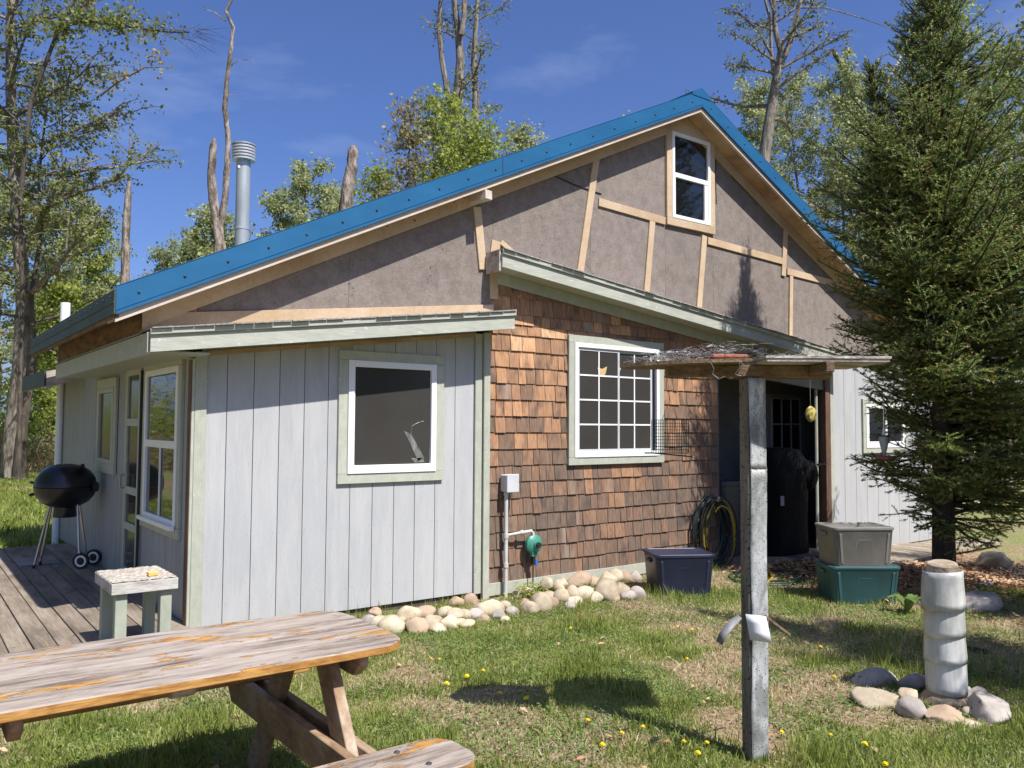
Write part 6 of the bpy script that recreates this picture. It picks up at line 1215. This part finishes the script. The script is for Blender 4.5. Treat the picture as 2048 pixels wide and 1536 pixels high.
r = np.random.default_rng(78); n = 50000; t = r.uniform(0, 1, n); X_ = 17+t*26+r.normal(0, 2, n); Y_ = 25-t*26+r.normal(0, 2, n); Z_ = np.abs(r.normal(0, 1.6, n))+.1; V, T_ = leafquads(np.stack([X_, Y_, Z_], 1), .18, r)
tag(rawmesh('thicket', V, T_, [M['lf1'], M['lf4']], mi=np.tile((Z_ < 1.2)*1, 2), kind='stuff'), 'mass of green undergrowth far behind the spruce', 'undergrowth')
for i, (x, y, H) in enumerate([(24, 14, 11), (29, 9, 12), (33, 4, 12), (36, -2, 12), (21, 19, 12)]):
    broadleaf(0, 10, H, .15, 1.2, 3.4, .16, 'lf4', 'bark', 'forest_tree', ordn[i]+' leafy tree from the left in the woods behind the spruce', 150+i, nb=30, sub=6, tw=5, lpt=8, upb=.6, lsz_=.6, base=(x, y, 0), group='woods behind the spruce')
# woods beyond the picture, seen in window reflections
for i, (x, y, H, k) in enumerate([(-10, 8, 11, 0), (-14, 15, 13, 0), (-9, 20, 12, 0), (-16, 2, 12, 0), (-12, 27, 13, 0), (-8, 4, 10, 0), (-9, 12, 12, 0), (-11, -3, 12, 0), (6, -24, 13, 1), (13, -22, 14, 1), (20, -19, 15, 1), (28, -17, 15, 1), (0, -27, 14, 1), (34, -10, 15, 1)]):
    broadleaf(0, 10, H, .15, 1.6, 3.6, .22, 'lf1' if k else 'lf2', 'barkd', 'forest_tree', ordn[i]+[' leafy tree standing left of the cabin outside the view', ' leafy tree in the row behind the viewpoint'][k], 120+i, nb=26, sub=6, tw=4, lpt=8, upb=.6, lsz_=.6, base=(x, y, 0), group=['trees left of the view', 'trees behind the viewpoint'][k])
# ------------------------------------------------------------------ spruces
def spruce(base, H, R0, name, label, seed, dens=100, crown0=.7, leaders=(), step=.19, nbr=7, sideat=.055, low=1.0, nl=.030, topsh=.85, lowf=.5, sub=.085):
    r = np.random.default_rng(seed); root = tag(empty(name), label, 'spruce tree'); wood = MB(); A = []; B = []; TIP = []
    def axis_tree(p0, p1, Hh, Rr, z_start, rt0, bulge=None):
        p0 = np.array(p0, float); p1 = np.array(p1, float); n = 14
        T = [p0+(p1-p0)*i/n+(np.array([0, 0, 0]) if bulge is None else bulge*math.sin(math.pi*i/n)) for i in range(n+1)]
        wood.tube(T, list(np.linspace(rt0, .012, n+1)), 9)
        s = z_start
        while s < 1.0:
            t = s*n; i = min(n-1, int(t)); p = T[i]+(T[i+1]-T[i])*(t-i); f = s; rem = 1-f
            for b in range(nbr+int(r.integers(-1, 2))):
                a = r.uniform(0, 2*np.pi); lf_k = 1-.78*max(0, (-math.cos(a)*.8+math.sin(a)*.6))*max(0, min(1, 1.45-(f-z_start)*3.6)) if lowf < .6 and sub > .1 else 1; prof = lf_k*min(1, (rem**topsh)*1.05)*min(1, lowf+(1-lowf)*max(0, (f-z_start)*3.6)); L = max(.16, Rr*prof*r.uniform(.62, 1.14))
                el = .0+.95*f**1.2+r.normal(0, .15); L = min(L, Rr*1.1); k = max(4, int(L/.16)); d = np.array([math.cos(a)*math.cos(el), math.sin(a)*math.cos(el), math.sin(el)]); q = p.copy(); pts = [q.copy()]
                for j in range(k):
                    d[2] += (.085 if j > k*.4 else -.02*(1-f)); d += r.normal(0, .03, 3); d /= np.linalg.norm(d); q = q+d*L/k; pts.append(q.copy())
                pts = np.array(pts); wood.tube(pts, list(np.linspace(.008+.009*L, .003, k+1)), 4, cap=False)
                ns = int(L/sideat); side = np.array([-math.sin(a), math.cos(a), 0.]); A.append(pts[:-1][k//3:]); B.append(pts[1:][k//3:]); TIP.append(np.r_[np.zeros(len(pts)-2-k//3), 1.])
                for j in range(ns):
                    g = (.12 if L > .5 else .02)+(.97-(.12 if L > .5 else .02))*(j+r.random()*.6)/ns; tt = g*k; ii2 = min(k-1, int(tt)); q = pts[ii2]+(pts[ii2+1]-pts[ii2])*(tt-ii2); ax = pts[ii2+1]-pts[ii2]; ax = ax/np.linalg.norm(ax)
                    sg = 1 if j % 2 else -1; l = (.10+.36*L*(1-g)*.75)*r.uniform(.6, 1.15); l = min(l, .55); dd = ax*.72+side*sg*.75+np.array([0, 0, r.normal(.0, .42)]); dd /= np.linalg.norm(dd)
                    m_ = q+dd*l*.55; e = m_+(dd+np.array([0, 0, -.06+.16*f]))*l*.45; A.append(np.array([q, m_])); B.append(np.array([m_, e])); TIP.append(np.array([0., 1.]))
                    if l > .16:
                        for u in np.arange(.25, .95, sub/l*.9):
                            for s2 in (1, -1):
                                if r.random() < .12: continue
                                q3 = q+dd*l*u; l3 = min(.17, l*.5*(1.15-u))*r.uniform(.7, 1.2)+.03; sd = np.cross(dd, [0, 0, 1.]); sd /= np.linalg.norm(sd)+1e-9; d3 = dd*.75+sd*s2*.75+np.array([0, 0, r.normal(0, .22)]); d3 /= np.linalg.norm(d3)
                                A.append(q3[None]); B.append((q3+d3*l3)[None]); TIP.append(np.array([1.]))
            s += step/Hh*r.uniform(.8, 1.2)
    b = np.array([base[0], base[1], float(gz(base[0], base[1]))-.05]); top = b+np.array([r.normal(0, .05), r.normal(0, .05), H])
    axis_tree(b, top, H, R0, crown0/H, .03+.0125*H)
    for (z0_, end, rr2, zs) in leaders: axis_tree(b+np.array([0, 0, z0_]), np.array(end, float), np.linalg.norm(np.array(end)-b), rr2, zs, .04, bulge=np.array([0, 0, -.3]))
    A_ = np.concatenate(A); B_ = np.concatenate(B); tip = np.concatenate(TIP); ln_ = np.linalg.norm(B_-A_, axis=1); cnt = np.maximum(3, (ln_*dens*r.uniform(.8, 1.2, len(ln_))).astype(int)); idx = np.repeat(np.arange(len(A_)), cnt); n = len(idx)
    u = r.random(n); D = (B_-A_)/(ln_[:, None]+1e-9); P = A_[idx]+(B_-A_)[idx]*u[:, None]; rnd = r.normal(0, 1, (n, 3)); dd = D[idx]; perp = rnd-dd*np.sum(rnd*dd, 1)[:, None]; perp /= np.linalg.norm(perp, axis=1)[:, None]+1e-9; perp[:, 2] = perp[:, 2]*.8+.15
    nd = dd*.6+perp*.8; nd /= np.linalg.norm(nd, axis=1)[:, None]; L_ = nl*r.uniform(.65, 1.2, n); wv = np.cross(nd, rnd); wv /= np.linalg.norm(wv, axis=1)[:, None]+1e-9; wv *= (nl*.15)
    V = np.stack([P-wv, P+wv, P+nd*L_[:, None]], 1).reshape(-1, 3); F_ = np.arange(n*3).reshape(-1, 3); yellow = (tip[idx] > .5) & (u > .72) & (r.random(len(A_))[idx] < .75)
    hf = n//2
    rawmesh('needles', V, F_, [M['needle'], M['needley']], root, mi=yellow.astype(int), kind=None)
    wood.build('trunk', M['sbark'], root, smooth=True, norm=False); print(name, 'needles', n)
    return root
spruce((6.83, -2.2), 7.0, 2.95, 'spruce_tree', 'large spruce with yellow green tips in front of the right wall', 5, dens=330, crown0=.75, leaders=[(2.2, (6.15, -1.9, 5.3), 1.2, .25), (2.2, (7.9, -3.3, 5.6), 1.0, .3)], nl=.025, step=.12, nbr=11, sideat=.068, topsh=1.05, lowf=.55, sub=.13)
spruce((9.3, -4.0), 5.6, 1.8, 'spruce_tree', 'spruce just outside the right side of the view', 9, dens=60, crown0=.5, nl=.045, step=.24, nbr=7)
spruce((6.7, -5.5), 6.2, 1.9, 'spruce_tree', 'broad spruce outside the view that shades the storage totes', 16, dens=80, crown0=.5, nl=.045, step=.24, nbr=8)
spruce((4.5, -6.1), 6.8, 2.0, 'spruce_tree', 'smaller spruce outside the view beside the lawn', 10, dens=100, crown0=.4, nl=.045, step=.22, nbr=7)
spruce((17.5, -11.5), 15, 3.6, 'spruce_tree', 'tall dark spruce outside the view, mirrored in the gable window', 14, dens=14, crown0=1, nl=.12, step=.5, nbr=8, sideat=.12)
spruce((13.5, -13), 14, 3.4, 'spruce_tree', 'second dark spruce outside the view, mirrored in the gable window', 15, dens=14, crown0=1, nl=.12, step=.5, nbr=8, sideat=.12)
print('blades', n1, n2, n3, n4, 'tris', sum(len(m.polygons) for m in bpy.data.meshes))
